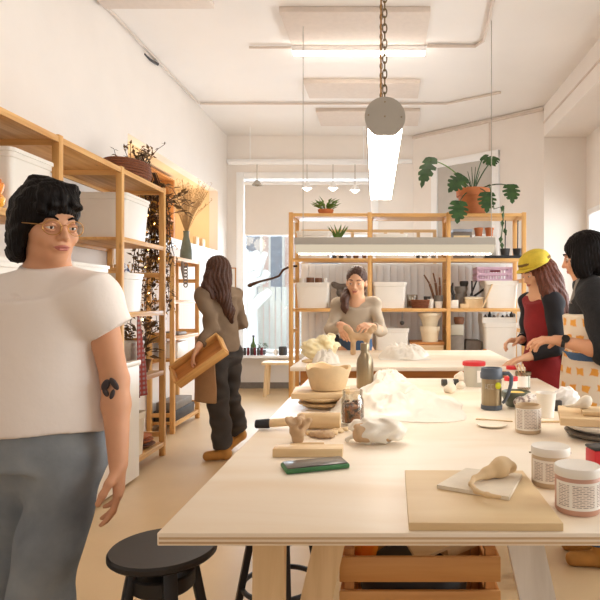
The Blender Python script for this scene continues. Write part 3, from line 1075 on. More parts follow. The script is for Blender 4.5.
# wicker basket and dried vine
o = thing('basket', 'red-brown wicker basket on top of the left shelving unit', 'basket', (-2.03, 4.72, LV[4] + TS))
b = MB()
for i in range(7):
    r = .15 + .012 * math.sin(i / 6 * math.pi)
    pts = [(r * 1.0 * math.cos(TAU * k / 36), r * 1.5 * math.sin(TAU * k / 36), .012 + i * .02) for k in range(37)]
    b.tube(pts, .0115, 6, False)
for k in range(26):
    a = TAU * k / 26
    b.tube([(.15 * math.cos(a), .225 * math.sin(a), 0.002), (.163 * math.cos(a), .243 * math.sin(a), .07), (.15 * math.cos(a), .225 * math.sin(a), .14)], .005, 5)
b.lathe([(0, .004), (.145, .004), (.145, .01), (0, .01)], n=28, sy=1.5)
b.build('weave', M['wicker'], o)
o = thing('dried_vine', 'dried twiggy vine trailing from the wicker basket down the end of the left shelves', 'dried plant', (-1.98, 4.84, LV[4] + TS))
rr = random.Random(5)
st, lf, lg = MB(), MB(), MB()
for i in range(22):
    x, y, z = rr.uniform(-.10, .08), rr.uniform(-.12, .06), .07 + rr.uniform(0, .05)
    pts = [Vector((x, y, z))]
    for q in range(4):
        x += rr.uniform(-.035, .05)
        y += rr.uniform(-.02, .07)
        z += rr.uniform(.01, .075)
        pts.append(Vector((x, y, z)))
    st.tube(pts, [.004, .0035, .003, .0025, .002], 5)
    for p in pts[1:]:
        for q in range(2):
            leaf_blade(lf, p, Vector((rr.uniform(-1, 1), rr.uniform(-1, 1), rr.uniform(-.6, 1))).normalized(), rr.uniform(.025, .055), .5, rr.uniform(-1, 1))
for i in range(26):
    x, y, z = rr.uniform(-.12, .10), rr.uniform(.19, .23), .06
    pts = [Vector((x * .5, .05, .10)), Vector((x * .8, .19, .13)), Vector((x, .262, .03))]
    y = .27
    zend = -rr.uniform(.4, 1.3)
    while z > zend:
        z -= rr.uniform(.07, .13)
        x += rr.uniform(-.03, .03)
        y = .285 + rr.uniform(-.02, .05)
        pts.append(Vector((x, y, z)))
    st.tube(pts, [.0045 - .0025 * k / len(pts) for k in range(len(pts))], 5)
    for p in pts[2:]:
        for q in range(5):
            d = Vector((rr.uniform(-1, 1), rr.uniform(-1, .6), rr.uniform(-1, .5))).normalized()
            leaf_blade(lg if rr.random() < .22 else lf, p + Vector((rr.uniform(-.03, .03), rr.uniform(-.02, .02), rr.uniform(-.05, .05))), d, rr.uniform(.03, .07), .45, rr.uniform(-1, 1))
for i in range(7):
    x, y, z = .05, .29, .02 - .02 * i
    pts = [Vector((x, y, z))]
    dx = rr.uniform(.02, .05)
    for q in range(4):
        x += dx
        y += rr.uniform(.03, .10)
        z += rr.uniform(-.10, .06)
        pts.append(Vector((x, y, z)))
        leaf_blade(lf, pts[-1], Vector((1, rr.uniform(-1, 1), rr.uniform(-.5, 1))).normalized(), .08, .45, rr.uniform(-1, 1))
    st.tube(pts, .003, 5)
st.build('stem', M['twig'], o)
lf.build('foliage', M['dleaf'], o)['label'] = 'brown dried leaves'
lg.build('foliage', M['gleaf'], o)['label'] = 'golden dried leaves'
o = thing('string_lights', 'warm string lights threaded through the dried vine', 'string lights', (-1.98, 5.14, LV[4]))
pts = [Vector((rr.uniform(-.13, .07), rr.uniform(.02, .05), -.1 - i * .075)) for i in range(14)]
MB().tube(pts, .0018, 5).build('wire', M['gold'], o)
for p in pts:
    MB().ball(p + Vector((0, 0, -.008)), .0075, 8).build('bulb', M['bulb'], o)

# lit alcove shelf and goods
o = thing('wooden_rack', 'open wooden rack glowing inside the warm lit opening of the left wall', 'rack', (XL - .40, 6.9, AZ0))
for y in (-.5, .5):
    MB().bx(-.14, .14, y - .02, y + .02, 0.001, .80).build('side_panel', W['honey_z'], o)
for z in (.02, .28, .54, .78):
    MB().bx(-.14, .14, -.479, .479, z, z + .02).build('shelf', W['honey_y'], o)
MB().bx(.10, .14, .1, .14, .041, .279).bx(.10, .14, .1, .14, .301, .539).build('divider', W['honey_z'], o)
for i, (y, z) in enumerate(((-.3, .301), (-.1, .301), (.3, .301), (-.25, .041), (.25, .041), (.0, .561), (.3, .561))):
    single('bowl', MB().lathe([(0, 0), (.035, 0), (.07, .06), (.075, .08), (.068, .08), (.03, .012), (0, .01)], n=20), M['clay2'], 'pale bowl on the rack inside the lit opening of the left wall', 'bowl', (XL - .40, 6.9 + y, AZ0 + z), 0, 'bowls on the lit rack')

# vase of dry grass
o = thing('vase', 'grey-green bottle vase on the low narrow shelving unit', 'vase', (-2.14, 6.46, 1.74 + 0.001))
MB().lathe([(0, 0), (.058, 0), (.066, .02), (.062, .1), (.045, .19), (.03, .25), (.03, .30), (.036, .31), (.026, .31), (.024, .25), (.04, .15), (.05, .03), (0, .02)], n=24).build('body', M['glaze'], o)
b = MB()
rr = random.Random(9)
for i in range(85):
    a, s_ = rr.uniform(0, TAU), rr.random() ** .6
    top = Vector((.26 * s_ * math.cos(a) + .02, .26 * s_ * math.sin(a), .58 + .27 * rr.random()))
    m_ = Vector((top.x * .35, top.y * .35, .48))
    b.tube([(top.x * .04, top.y * .04, .1), (top.x * .06, top.y * .06, .31), m_, top], [.0022, .002, .0017, .0013], 4)
    for q in range(7):
        p = m_.lerp(top, .4 + .6 * q / 6)
        leaf_blade(b, p, Vector((rr.uniform(-1, 1), rr.uniform(-1, 1), rr.uniform(0, 1))).normalized(), .030, .4)
g = b.build('dried_grass', M['straw'])
g.location = (-2.14, 6.46, 1.741)
tag(g, 'spray of dry beige grass standing in the grey-green vase', 'dried grass')
# small things on the low unit and rail
UX = -2.19
for (y, z, w, d, hh, m_, lab, cat) in ((6.2, .722, .2, .3, .16, 'tote', 'white box on the low narrow shelving unit behind the carried wooden tray', 'box'),
                                       (6.25, 0.102, .22, .6, .10, 'dark', 'flat dark box on the lowest board of the narrow shelving unit', 'box'),
                                       (6.25, .203, .20, .5, .08, 'greyc', 'flat grey box stacked on the dark box of the narrow shelving unit', 'box'),
                                       (6.2, .952, .2, .24, .03, 'greyc', 'thin grey slab on the narrow shelving unit', 'slab')):
    single('storage_box' if cat == 'box' else 'slab', MB().box((0, 0, hh / 2), (w, d, hh), None, .006), M[m_], lab, cat, (UX, y, z))
for y, lab in ((7.6, 'small wooden block on the white rail, farther one'), (7.35, 'small wooden block on the white rail, nearer one')):
    single('wood_block', MB().box((0, 0, .05), (.04, .12, .10), None, .004), W['pale_z'], lab, 'block', (XL + .025, y, 1.986), 0, 'blocks on the rail')
b = MB()
for k in range(7):
    pts = [(.018 * math.cos(TAU * j / 12), 0, -.03 - k * .034 + .024 * math.sin(TAU * j / 12)) for j in range(13)]
    b.tube(pts, .006, 6, False)
single('ceramic_chain', b, M['greyc'], 'grey ceramic chain hanging on the white wall beside the vine', 'wall hanging', (-2.06, 6.2, 1.70))
single('ceramic_chain', MB().tube([(.0, 0, 0), (0, .01, -.08), (.01, .01, -.18)], [.012, .018, .006], 8), M['greyc'], 'short grey ceramic drop hanging left of the ceramic chain', 'wall hanging', (-2.045, 6.05, 1.70))
o = thing('picture_frame', 'thin wooden frame on the wall beside the shop window', 'frame', (-2.275, YB - .012, 1.57))
b = MB()
b.bx(-.06, -.045, -.012, .011, -.30, .22).bx(.055, .07, -.012, .011, -.30, .22).bx(-.06, .07, -.012, .011, .205, .22).bx(-.06, .07, -.012, .011, -.30, -.285)
b.build('moulding', W['honey_z'], o)
MB().bx(-.045, .055, 0, .008, -.285, .205).build('picture', M['paper'], o)

q = Vector((XL + .004, 5.83, 3.70))
single('wall_bracket', MB().tube([(0, 0, 0), (.012, .12, -.01), (.012, .30, .02)], [.008, .012, .016], 8), M['dark'], 'small dark bracket high on the left wall near the ceiling', 'bracket', q)
# bench and things on the sill
o = thing('bench', 'small pale wooden bench standing under the shop window', 'bench', (-1.42, 8.22, 0))
MB().box((0, 0, .45), (.5, .26, .035), None, .006).build('seat', W['pale_x'], o)
for sx in (-1, 1):
    for sy in (-1, 1):
        MB().beam((sx * .21, sy * .1, .0), (sx * .185, sy * .085, .433), .045, .035).build('leg', W['pale_z'], o)
SZ = WZ0
o = thing('bottle', 'green glass bottle on the shop window sill', 'bottle', P(253.5, 342, 8.68).xy.to_3d() + Vector((0, 0, SZ)))
MB().lathe([(0, 0), (.038, 0), (.04, .01), (.04, .14), (.016, .19), (.014, .25), (.0, .25)], n=20).build('body', M['bottle'], o)
MB().lathe([(0, .251), (.017, .251), (.017, .28), (0, .28)], n=14).build('cap', M['dark'], o)
for k in range(8):
    x = -2.1 + .048 * k
    single('jar', MB().lathe([(0, 0), (.02, 0), (.02, .1), (.014, .11), (0, .11)], n=14), M['maroon' if k % 2 else 'dark'], 'small dark jar in the row at the left end of the shop window sill', 'jar', (x - .0, 8.58, SZ), 0, 'row of jars on the sill')
o = thing('potted_plant', 'small dark plant in a low pot on the sill right of the green bottle', 'plant', (P(262, 342, 8.68).x, 8.68, SZ))
MB().lathe([(0, 0), (.05, 0), (.06, .07), (.05, .07), (.04, .02), (0, .02)], n=18).build('pot', M['dark'], o)
b = MB()
leafy(b, (0, 0, .07), .05, .09, 40, .05, 4)
b.build('foliage', M['leaf'], o)
o = thing('flower_pot', 'dark grey pot at the right end of the visible sill', 'pot', (P(283, 352, 8.62).x, 8.62, SZ))
MB().lathe([(0, 0), (.06, 0), (.062, .12), (.055, .12), (.05, .02), (0, .02)], n=20).build('body', M['dark'], o)
single('mug', MB().lathe([(0, 0), (.03, 0), (.032, .08), (.028, .08), (.026, .01), (0, .01)], n=18), M['white'], 'small white cup on the sill left of the dark grey pot', 'cup', (P(276, 352, 8.62).x, 8.62, SZ))
b = MB().tube([P(250, 285, 6.9), P(260, 281.5, 6.9), P(272, 278.5, 6.9), P(279, 276, 6.9), P(283, 270, 6.9), P(290, 266.5, 6.9), P(297, 266, 6.87)], [.022, .014, .013, .013, .014, .013, .012], 8)
b.ball(P(250, 285.5, 6.9), (.03, .03, .022), 10)
single('branch', b, M['twig'], 'bare brown branch sticking out from the back shelving in front of the shop window', 'branch')

# ------------------------------------------------------------------ hanging lamps
def chain_mb(z0, z1, x=0, y=0, pitch=0.026, r=0.0024):
    b = MB()
    k = int((z1 - z0) / pitch)
    for i in range(k + 1):
        c = z0 + i * (z1 - z0) / max(k, 1)
        pts = []
        for j in range(13):
            a = TAU * j / 12
            u, v = 0.0072 * math.cos(a), 0.0165 * math.sin(a)
            pts.append((x + (u if i % 2 else 0), y + (0 if i % 2 else u), c + v))
        b.tube(pts, r, 5, False)
    return b


LY0, LY1, LZ = 2.0, 3.28, 1.92
o = thing('pendant_lamp', 'round ended fluorescent tube lamp hanging lengthways over the large table on chains', 'lamp', (0, LY0, LZ), math.atan2(.022, 1.28))
Lr = 0.068
ln = LY1 - LY0
b = MB()
arc = [math.radians(-33 + 246 * i / 30) for i in range(31)]
poly = [(Lr * .97 * math.cos(a), Lr * .97 * math.sin(a)) for a in arc]
mtx = Matrix.Translation((0, 0.006, 0)) @ Matrix.Rotation(math.pi / 2, 4, 'X') @ Matrix.Scale(-1, 4, (0, 0, 1))
b.prism(poly, ln - .012, mtx)
b.build('housing', M['grey'], o)
b = MB()
b.prism([(.058, -.0375), (.0535, -.062), (-.0535, -.062), (-.058, -.0375)], ln - .014, Matrix.Translation((0, 0.007, 0)) @ Matrix.Rotation(math.pi / 2, 4, 'X') @ Matrix.Scale(-1, 4, (0, 0, 1)))
b.build('diffuser', M['lamp'], o)
for y in (0, ln - .006):
    b = MB()
    cut = [(Lr * math.cos(a), max(Lr * math.sin(a), -.0605)) for a in [TAU * i / 48 for i in range(48)]]
    b.prism(cut, .006, Matrix.Translation((0, y, 0)) @ Matrix.Rotation(math.pi / 2, 4, 'X') @ Matrix.Scale(-1, 4, (0, 0, 1)))
    e = b.build('end_cap', M['grey'], o)
    s_ = MB()
    yy = y - .002 if y == 0 else y + .008
    for x, z in ((-.055, .006), (.055, 0), (0, .002), (0, .05)):
        s_.ball((x, yy, z), (.003, .0015, .003), 8)
    s_.build('screw', M['steel'], e)
for y in (.05, ln - .1):
    chain_mb(Lr + .016, ZC - LZ - .03, 0, y).build('chain', M['chain'], o)
    MB().lathe([(0, 0), (.035, 0), (.035, .012), (.01, .03), (0, .03)], (0, y, ZC - LZ - .031), 16).build('ceiling_hook', M['grey'], o)
MB().tube([(-.013, .05, Lr - .004), (-.013, .045, .3), (-.011, .05, 1.0), (-.013, .05, ZC - LZ)], .0028, 6).build('cable', M['gold'], o)

o = thing('pendant_lamp', 'long grey trough lamp hanging crosswise in front of the back shelving', 'lamp', (0.085, 5.24, 1.715))
hw = 0.865
b = MB()
b.prism([(-.085, .072), (-.07, .135), (.07, .135), (.085, .072)], 2 * hw, Matrix.Translation((-hw, 0, 0)) @ Matrix(((0, 0, 1, 0), (1, 0, 0, 0), (0, 1, 0, 0), (0, 0, 0, 1))))
b.build('housing', M['grey'], o)
b = MB()
b.prism([(-.083, .0715), (-.075, .012), (-.03, 0), (.03, 0), (.075, .012), (.083, .0715)], 2 * hw - .02, Matrix.Translation((-hw + .01, 0, 0)) @ Matrix(((0, 0, 1, 0), (1, 0, 0, 0), (0, 1, 0, 0), (0, 0, 0, 1))))
M['lampb'] = emis('trough_diffuser', (255, 236, 206), .62)
b.build('diffuser', M['lampb'], o)
MB().bx(-hw + .03, hw - .03, -.045, .045, -.006, -.001).build('tube', M['lamp'], o)
for x in (-.80, .845):
    MB().cyl((x, 0, .134), (x, 0, ZC - 1.715), .0035, n=6).build('suspension_wire', M['grey'], o)

# ------------------------------------------------------------------ things on the back shelves
S2, S3, S4, S5 = LV[2] + TS, LV[3] + TS, 0.3 + TS, LV[4] + TS
T2 = 'tubs on the back shelves'


def X_(px, d):
    return (px - 385) * d / 600


tote('white tub on the upper left board of the back shelving, under the small plant', (-.78, 6.72, S3), .38, .42, .30, 0, 'tote', T2)
tote('white tub holding brown pottery, on the left end of the back shelving', (-.79, 6.72, S2), .38, .40, .28, 0, 'tote', T2)
tote('white tub on the back shelving just right of the woman at the far table', (.05, 6.72, S2), .38, .40, .285, 0, 'tote', T2)
tote('white tub on the middle bay upper board, above the long trough lamp', (.06, 6.72, S3), .38, .40, .27, 0, 'tote', T2)
tote('white tub under the lilac crate, right bay of the back shelving', (1.27, 6.72, S2), .38, .40, .30, 0, 'tote', T2)
tote('tall white tub on the lowest board of the middle bay beside the stacked buckets', (.075, 6.72, S4), .38, .40, .68, 0, 'tote', T2)
tote('tall white tub under the crate of dark bottles, lowest board of the right bay', (1.26, 6.72, S4), .38, .40, .74, 0, 'tote', T2)
tote('white tub on the lowest board of the left bay behind the far table', (-.75, 6.72, S4), .38, .40, .4, 0, 'tote', T2)

# latticed wooden frame lying at the back of the top board
o = thing('wooden_lattice', 'long pale wooden lattice frame standing on the boarded partition behind the back shelving', 'frame', (-.19, 7.125, 1.781))
b = MB()
b.bx(-.80, .80, -.012, .012, .33, .365).bx(-.80, .80, -.012, .012, .20, .245)
b.build('rail', W['pale_x'], o)
b = MB()
for i in range(9):
    x = -.78 + i * .195
    b.bx(x - .02, x + .02, -.011, .011, .246, .329)
b.build('crossbar', W['pale_z'], o)
for x in (-.78, .78):
    MB().bx(x - .02, x + .02, -.011, .011, -.04, .199).build('leg', W['pale_z'], o)

# plants
o = thing('potted_plant', 'small green plant in a terracotta bowl on top of the back shelving, left bay', 'plant', (X_(326, 6.75), 6.72, S5))
MB().lathe([(0, 0), (.05, 0), (.085, .05), (.09, .075), (.08, .075), (.06, .04), (0, .04)], n=24).build('pot', M['terra'], o)
b = MB()
leafy(b, (0, 0, .06), .075, .10, 34, .11, 21, .2, .3)
for i in range(10):
    a = i * .63
    leaf_blade(b, Vector((.03 * math.cos(a), .03 * math.sin(a), .07)), Vector((math.cos(a), math.sin(a) * .6, .7)).normalized(), .17, .18)
b.build('foliage', M['leaf2'], o)
o = thing('potted_plant', 'green upright plant behind the white tub under the left top board of the back shelving', 'plant', (-.53, 6.75, S3))
MB().lathe([(0, 0), (.03, 0), (.042, .22), (.036, .22), (.025, .02), (0, .02)], n=18).build('pot', M['white'], o)
b = MB()
for i in range(14):
    a = i * .45
    p = Vector((.02 * math.cos(a), .015 * math.sin(a), .21))
    leaf_blade(b, p, Vector((math.cos(a) * .45, math.sin(a) * .1, 1)).normalized(), .20, .22)
b.build('foliage', M['leaf2'], o)


def monstera_leaf(size, M4, wd=1.0):
    """a split leaf: heart outline with deep notches, slightly folded along the midrib"""
    b = MB()
    right = [(0, 0), (.18, -.14), (.38, -.10), (.50, .10), (.22, .16), (.53, .24), (.54, .36), (.20, .34), (.49, .48), (.45, .60), (.17, .52), (.36, .70), (.28, .80), (.12, .70), (.14, .92), (0, 1.05)]
    for sgn in (1, -1):
        top = []
        for x, y in right:
            z = -.35 * x * x + .10 * abs(x) - .22 * (y - .3) ** 2
            top.append(M4 @ Vector((sgn * x * wd * size, y * size, z * size)))
        mids = [M4 @ Vector((0, y * size, (-.22 * (y - .3) ** 2) * size)) for _, y in right]
        v = [b.bm.verts.new(p) for p in top]
        m = [b.bm.verts.new(p) for p in mids]
        for i in range(len(right) - 1):
            try:
                b.bm.faces.new((m[i], v[i], v[i + 1], m[i + 1]))
            except ValueError:
                pass
    bmesh.ops.remove_doubles(b.bm, verts=b.bm.verts, dist=.0008)
    return b


MY = 6.72
mc = P(473, 214, MY)
mroot = Vector((mc.x, MY, S5))
o = thing('monstera_plant', 'large split-leaf plant in a terracotta pot on top of the back shelving', 'plant', mroot)
pot = MB().lathe([(0, 0), (.135, 0), (.165, .22), (.185, .22), (.19, .30), (.175, .30), (.16, .24), (0, .24)], n=36).build('pot', M['terra'], o)
MB().lathe([(0, .241), (.158, .241), (.15, .262), (0, .27)], n=24).build('soil', M['soil'], o)
up0 = Vector((0, 0, .26))
for (px, py, dd, tipx, tipy, size, roll) in ((430, 160, 6.35, 420, 187, .38, .9), (462, 177, 6.40, 443, 197, .27, .2), (459, 203, 6.38, 457, 229, .27, -.1),
                                             (487, 194, 6.40, 487, 217, .25, .15), (484, 157, 6.55, 499, 167, .20, -.5), (511, 186, 6.45, 513, 204, .24, -.1), (496, 158, 6.8, 486, 171, .15, .4)):
    at = P(px, py, dd) - mroot
    tip = P(tipx, tipy, dd - .06) - mroot
    d = (tip - at).normalized()
    nrm = Vector((.15 * roll, -1, .35))
    nrm = (nrm - d * nrm.dot(d)).normalized()
    xax = d.cross(nrm)
    q = Matrix.Rotation(roll * .6, 3, d)
    xax, nrm = q @ xax, q @ nrm
    m4 = Matrix.Translation(at) @ Matrix((xax, d, nrm)).transposed().to_4x4()
    lf = monstera_leaf(size * .80, m4, .62 if px < 435 else .95).build('leaf', M['leaf'], o, 60)
    mid = (up0 + at) / 2 + Vector((0, 0, .10 + .06 * abs(roll)))
    pts = [up0 * (1 - t) ** 2 + mid * 2 * t * (1 - t) + at * t * t for t in [i / 8 for i in range(9)]]
    MB().tube(pts, [.008 - .003 * i / 8 for i in range(9)], 6).build('stem', M['leaf2'] if roll > .5 else M['leaf'], o)
b = MB()
for a in range(4):
    tp = Vector((-.06 + .045 * a, 0, .58 - .05 * abs(a - 1.5)))
    b.tube([up0 * .98 + Vector((.02 * (a - 2), 0, 0)), up0.lerp(tp, .5), tp], [.007, .006, .003], 6)
b.build('stem', M['leaf'], o)
pts = [up0, Vector((.16, -.14, .33)), P(494, 209, 6.36) - mroot, P(504, 206, 6.35) - mroot, P(503, 222, 6.34) - mroot, P(501, 241, 6.34) - mroot]
MB().tube(pts, .006, 6).build('stem', M['leaf'], o)
b = MB()
for (x, y) in ((503, 205), (504, 212), (502, 220), (504, 228), (501, 236), (502, 242)):
    leaf_blade(b, P(x, y, 6.34) - mroot, Vector((.3 * math.sin(y), -.2, -1)).normalized(), .09, .5, y)
b.build('foliage', M['leaf'], o)['label'] = 'small trailing leaves'

# tray, pots and pegs on the right bay upper board
single('tray', MB().bx(-.20, .20, -.13, .13, 0, .012, .004).bx(-.20, .20, -.13, -.12, .012, .03).bx(-.20, .20, .12, .13, .012, .03), M['blackp'], 'flat black tray under the two black pots of the back shelving', 'tray', (1.275, 6.60, S3))
for px, lab in ((505, 'left black pot with a tall thin stick, on the black tray'), (517.5, 'right black pot with a tall thin stick, on the black tray')):
    o = thing('flower_pot', lab, 'pot', (X_(px, 6.58), 6.58, S3 + .0125), 0, 'black pots on the tray')
    MB().lathe([(0, 0), (.04, 0), (.055, .10), (.048, .10), (.035, .015), (0, .015)], n=20).build('body', M['dark'], o)
    MB().cyl((.0, 0, .014), (.005, 0, .41), .006, n=8).build('stick', M['black'], o)
o = thing('storage_box', 'grey-blue box on the right bay upper board under the split leaves', 'box', (X_(461, 6.75), 6.75, S3))
MB().box((0, 0, .15), (.21, .28, .30), None, .01).build('body', M['greyc'], o)
MB().box((0, 0, .3165), (.225, .30, .03), None, .008).build('lid', M['wing'], o)
MB().bx(-.10, .08, -.143, -.1405, .2, .26).build('sticker', M['brassp'], o)
single('storage_box', MB().box((0, 0, .13), (.25, .26, .26), None, .012), M['tote'], 'white box carrying two terracotta pots, right bay upper board', 'box', (1.115, 6.80, S3))
for pxx, lab in ((1.055, 'left small terracotta pot standing on the white box'), (1.175, 'right small terracotta pot standing on the white box')):
    single('flower_pot', MB().lathe([(0, 0), (.038, 0), (.046, .08), (.052, .08), (.053, .10), (.045, .10), (.036, .015), (0, .015)], n=20), M['terra'], lab, 'pot', (pxx, 6.76, S3 + .2605), 0, 'pots on the white box')
# low ceramics along the upper boards, below the trough lamp
rr = random.Random(4)
cnt = 0
for x0, x1 in ((-.55, -.22), (.36, .64), (.72, .78)):
    x = x0
    while x < x1:
        r = rr.uniform(.022, .04)
        k = rr.choice(['dark', 'brownc', 'greyc', 'clay'])
        hh = rr.uniform(.03, .06)
        single('ceramic_dish', MB().lathe([(0, 0), (r * .7, 0), (r, hh), (r * .86, hh), (r * .5, .01), (0, .01)], n=14), M[k], 'one of the small low ceramic dishes lined up under the trough lamp', 'dish', (x, 6.54, S3), 0, 'small dishes on the upper boards')
        x += r * 2 + .02

# left bay, middle board
tp = (-.79, 6.72)
for i, (dx, dy, r, hh, k, lab) in enumerate(((-.122, -.09, .034, .22 + .10, 'white', 'white beaker at the left end of the tub of pottery'), (-.036, -.09, .043, .24 + .085, 'brownc', 'left brown pot in the tub of pottery'),
                                            (.055, -.09, .040, .23 + .09, 'brownc', 'right brown pot in the tub of pottery'), (.126, -.09, .027, .26 + .06, 'white', 'small white cup right of the brown pots in the tub'))):
    single('pot', MB().lathe([(0, 0), (r * .7, 0), (r * 1.05, hh * .5), (r, hh), (r * .85, hh), (r * .8, .02), (0, .015)], n=20), M[k], lab, 'pot', (tp[0] + dx, tp[1] + dy, S2 + .0125), 0, 'pottery in the left tub')
s = SDF(.010)
s.cap((0, 0, .05), (.22, 0, .05), .05).cap((.0, 0, .16), (.24, .02, .15), .045).cap((-.06, -.02, .26), (.10, 0, .22), .035)
s.disp = lambda p: .008 * np.sin(p[:, 0] * 40 + p[:, 2] * 30)
o = s.build('felt_bundle', M['greyfab'])
o.location = (-.50, 6.70, S2 + .001)
tag(o, 'bundle of grey felt beside the pottery tub, left of the woman at the far table', 'bundle')
single('block', MB().box((0, 0, .035), (.06, .06, .07), None, .004), M['dark'], 'small dark cube at the right foot of the pottery tub', 'block', (-.555, 6.52, S2))
s = SDF(.010)
s.ell((0, 0, .09), (.17, .12, .10)).ell((.06, 0, .15), (.07, .07, .07))
s.disp = lambda p: .012 * np.sin(p[:, 0] * 38 + 2 * np.sin(p[:, 2] * 30)) * np.sin(p[:, 1] * 34)
s.cut((0, 0, 0), (0, 0, -1))
o = s.build('bag', M['blackcloth'])
o.location = (-.63, 6.66, S4 + .4)
tag(o, 'crumpled black bag on the white tub behind the far table, left bay', 'bag')

# middle bay, middle board
o = thing('jar', 'clear glass jar of brown bits, left of the white cups in the middle bay', 'jar', (.305, 6.74, S2))
MB().lathe([(0, 0), (.06, 0), (.062, .02), (.062, .14), (.058, .15), (.054, .14), (.056, .02), (0, .012)], n=22).build('body', M['clear'], o)
MB().lathe([(0, .014), (.053, .014), (.053, .08), (0, .085)], n=18).build('filling', M['beads'], o)
o = thing('basket', 'low brown basket in front of the glass jar, middle bay', 'basket', (.385, 6.56, S2))
b = MB()
for i in range(5):
    b.tube([((.085 + .004 * i) * math.cos(TAU * k / 24), (.06 + .004 * i) * math.sin(TAU * k / 24), .011 + .018 * i) for k in range(25)], .010, 6, False)
b.lathe([(0, .002), (.08, .002), (.08, .008), (0, .008)], n=24, sy=.72)
b.build('weave', M['wicker'], o)
for dx, r, hh, k, lab in ((.50, .034, .10, 'white', 'white cup right of the brown basket, middle bay'), (.585, .045, .075, 'white', 'low white bowl near the rolling pins, middle bay'), (.47, .04, .13, 'dark', 'dark jar behind the white cup, middle bay')):
    single('cup', MB().lathe([(0, 0), (r * .8, 0), (r, hh), (r * .88, hh), (r * .7, .012), (0, .01)], n=20), M[k], lab, 'cup', (dx, 6.56 if k == 'white' else 6.68, S2), 0, 'cups in the middle bay')
single('pot', MB().lathe([(0, 0), (.05, 0), (.055, .14), (.048, .14), (.042, .015), (0, .012)], n=22), M['greyc'], 'grey pot holding brown rolling pins at the right end of the middle bay', 'pot', (.595, 6.70, S2))
for i, (dx, dz) in enumerate(((-.14, .34), (-.06, .36), (-.01, .31))):
    o = thing('rolling_pin', ('longest leaning brown rolling pin in the grey pot', 'middle brown rolling pin in the grey pot', 'most upright brown rolling pin in the grey pot')[i], 'rolling pin', (.595 + .02 * (i - 1), 6.70 - .01 * i, S2 + .03), 0, 'rolling pins in the grey pot')
    MB().tube([(0, 0, 0), (dx * .55, -.01, dz * .7)], .014, 10).build('roller', M['brownc'], o)
    MB().tube([(dx * .56, -.01, dz * .71), (dx, -.015, dz)], [.010, .008], 8).build('handle', M['brownc'], o)

# lower middle: nested buckets on a wooden crate
o = thing('crate', 'plain wooden crate on the lowest board under the stacked buckets', 'crate', (.478, 6.74, S4))
MB().bx(-.19, .16, -.2, .2, 0, .50, .004).build('body', W['pale_x'], o)
MB().bx(-.20, .17, -.21, .21, .501, .53, .004).build('lid', W['honey_x'], o)
zb = S4 + .5305
for i, (z, r0, r1, hh, lab) in enumerate(((0, .085, .105, .17, 'lower bucket of the nested cream buckets on the wooden crate'), (.12, .088, .125, .20, 'upper bucket of the nested cream buckets on the wooden crate'))):
    o = thing('bucket', lab, 'bucket', (.495, 6.62, zb + z), 0, 'nested buckets')
    MB().lathe([(0, 0), (r0 * .85, 0), (r0, hh * .5), (r1, hh - .03), (r1 + .006, hh - .03), (r1 + .006, hh), (r1 - .008, hh), (r0 * .8, .014), (0, .012)] if i else [(0, 0), (r0, 0), (r1, hh - .05), (r1 + .006, hh - .05), (r1 + .006, hh), (r1 - .004, hh), (r0 * .9, .014), (0, .012)], n=28).build('body', M['cream'], o)
single('hanging_tool', MB().tube([(0, 0, 0), (0, 0, -.10)], .004, 6).ball((0, 0, -.12), (.025, .02, .025), 10), M['dark'], 'small dark tool hanging under the middle board right of the far woman', 'tool', (X_(402, 6.5), 6.462, LV[2] - .017))

# right bay, middle board
def gpot(px, d, z, r, hh, k, lab, cat='pot', name='pot'):
    return single(name, MB().lathe([(0, 0), (r * .8, 0), (r, hh * .6), (r * .94, hh), (r * .82, hh), (r * .75, .015), (0, .012)], n=22), M[k], lab, cat, (X_(px, d), d, z))


gpot(460, 6.74, S2, .085, .16, 'greyc', 'large grey stoneware pot at the left of the right bay, lowest of the stack')
gpot(461, 6.74, S2 + .161, .075, .08, 'greyc', 'grey stoneware bowl stacked on the large grey pot')
gpot(464, 6.74, S2 + .242, .05, .06, 'dark', 'small dark pot topping the grey stack of the right bay')
single('block', MB().box((0, 0, .045), (.09, .07, .09), None, .006), M['white'], 'white block in front of the grey pots, right bay', 'block', (X_(454, 6.55), 6.55, S2))
single('block', MB().box((0, 0, .025), (.09, .07, .05), None, .006), M['clay2'], 'cream clay block beside the white block, right bay', 'block', (X_(464, 6.55), 6.55, S2))
single('iron_tool', MB().tube([(0, 0, 0), (.01, 0, .14), (-.015, 0, .20), (.0, 0, .28)], [.02, .014, .022, .008], 8), M['black'], 'black iron tool standing beside the left post of the right bay', 'tool', (X_(452, 6.68), 6.60, S2))
o = thing('storage_box', 'cream cardboard box with dark tools lying on it, right bay', 'box', (.975, 6.62, S2))
MB().box((0, 0, .05), (.19, .16, .10), None, .004).build('body', M['clay2'], o)
MB().box((0, 0, .112), (.20, .17, .022), None, .004).build('lid', M['cream'], o)
for i, (a, ln_) in enumerate(((.5, .22), (1.05, .17), (-.2, .16), (.15, .2))):
    single('metal_tool', MB().beam((-.02 - .01 * i, 0, .0), (-.02 + ln_ * .7 * math.cos(a + .6), .02, ln_ * math.sin(abs(a) + .35)), .020, .014, bev=.002), M['dark' if i % 2 else 'black'],
           ('steepest of the dark tools heaped on the cream box', 'upright dark tool heaped on the cream box', 'low left dark tool heaped on the cream box', 'flat dark tool heaped on the cream box')[i], 'tool', (X_(476, 6.6) - .04 + .03 * i, 6.60 + .02 * i, S2 + .134), 0, 'tools on the cream box')
single('wood_strip', MB().beam((0, 0, .02), (.10, 0, .26), .05, .012), W['pale_z'], 'pale slat leaning between the cream box and the white tub', 'slat', (X_(483, 6.5), 6.50, S2))
o = thing('crate', 'lilac perforated plastic crate on the white tub of the right bay', 'crate', (1.20, 6.72, S2 + .3005))
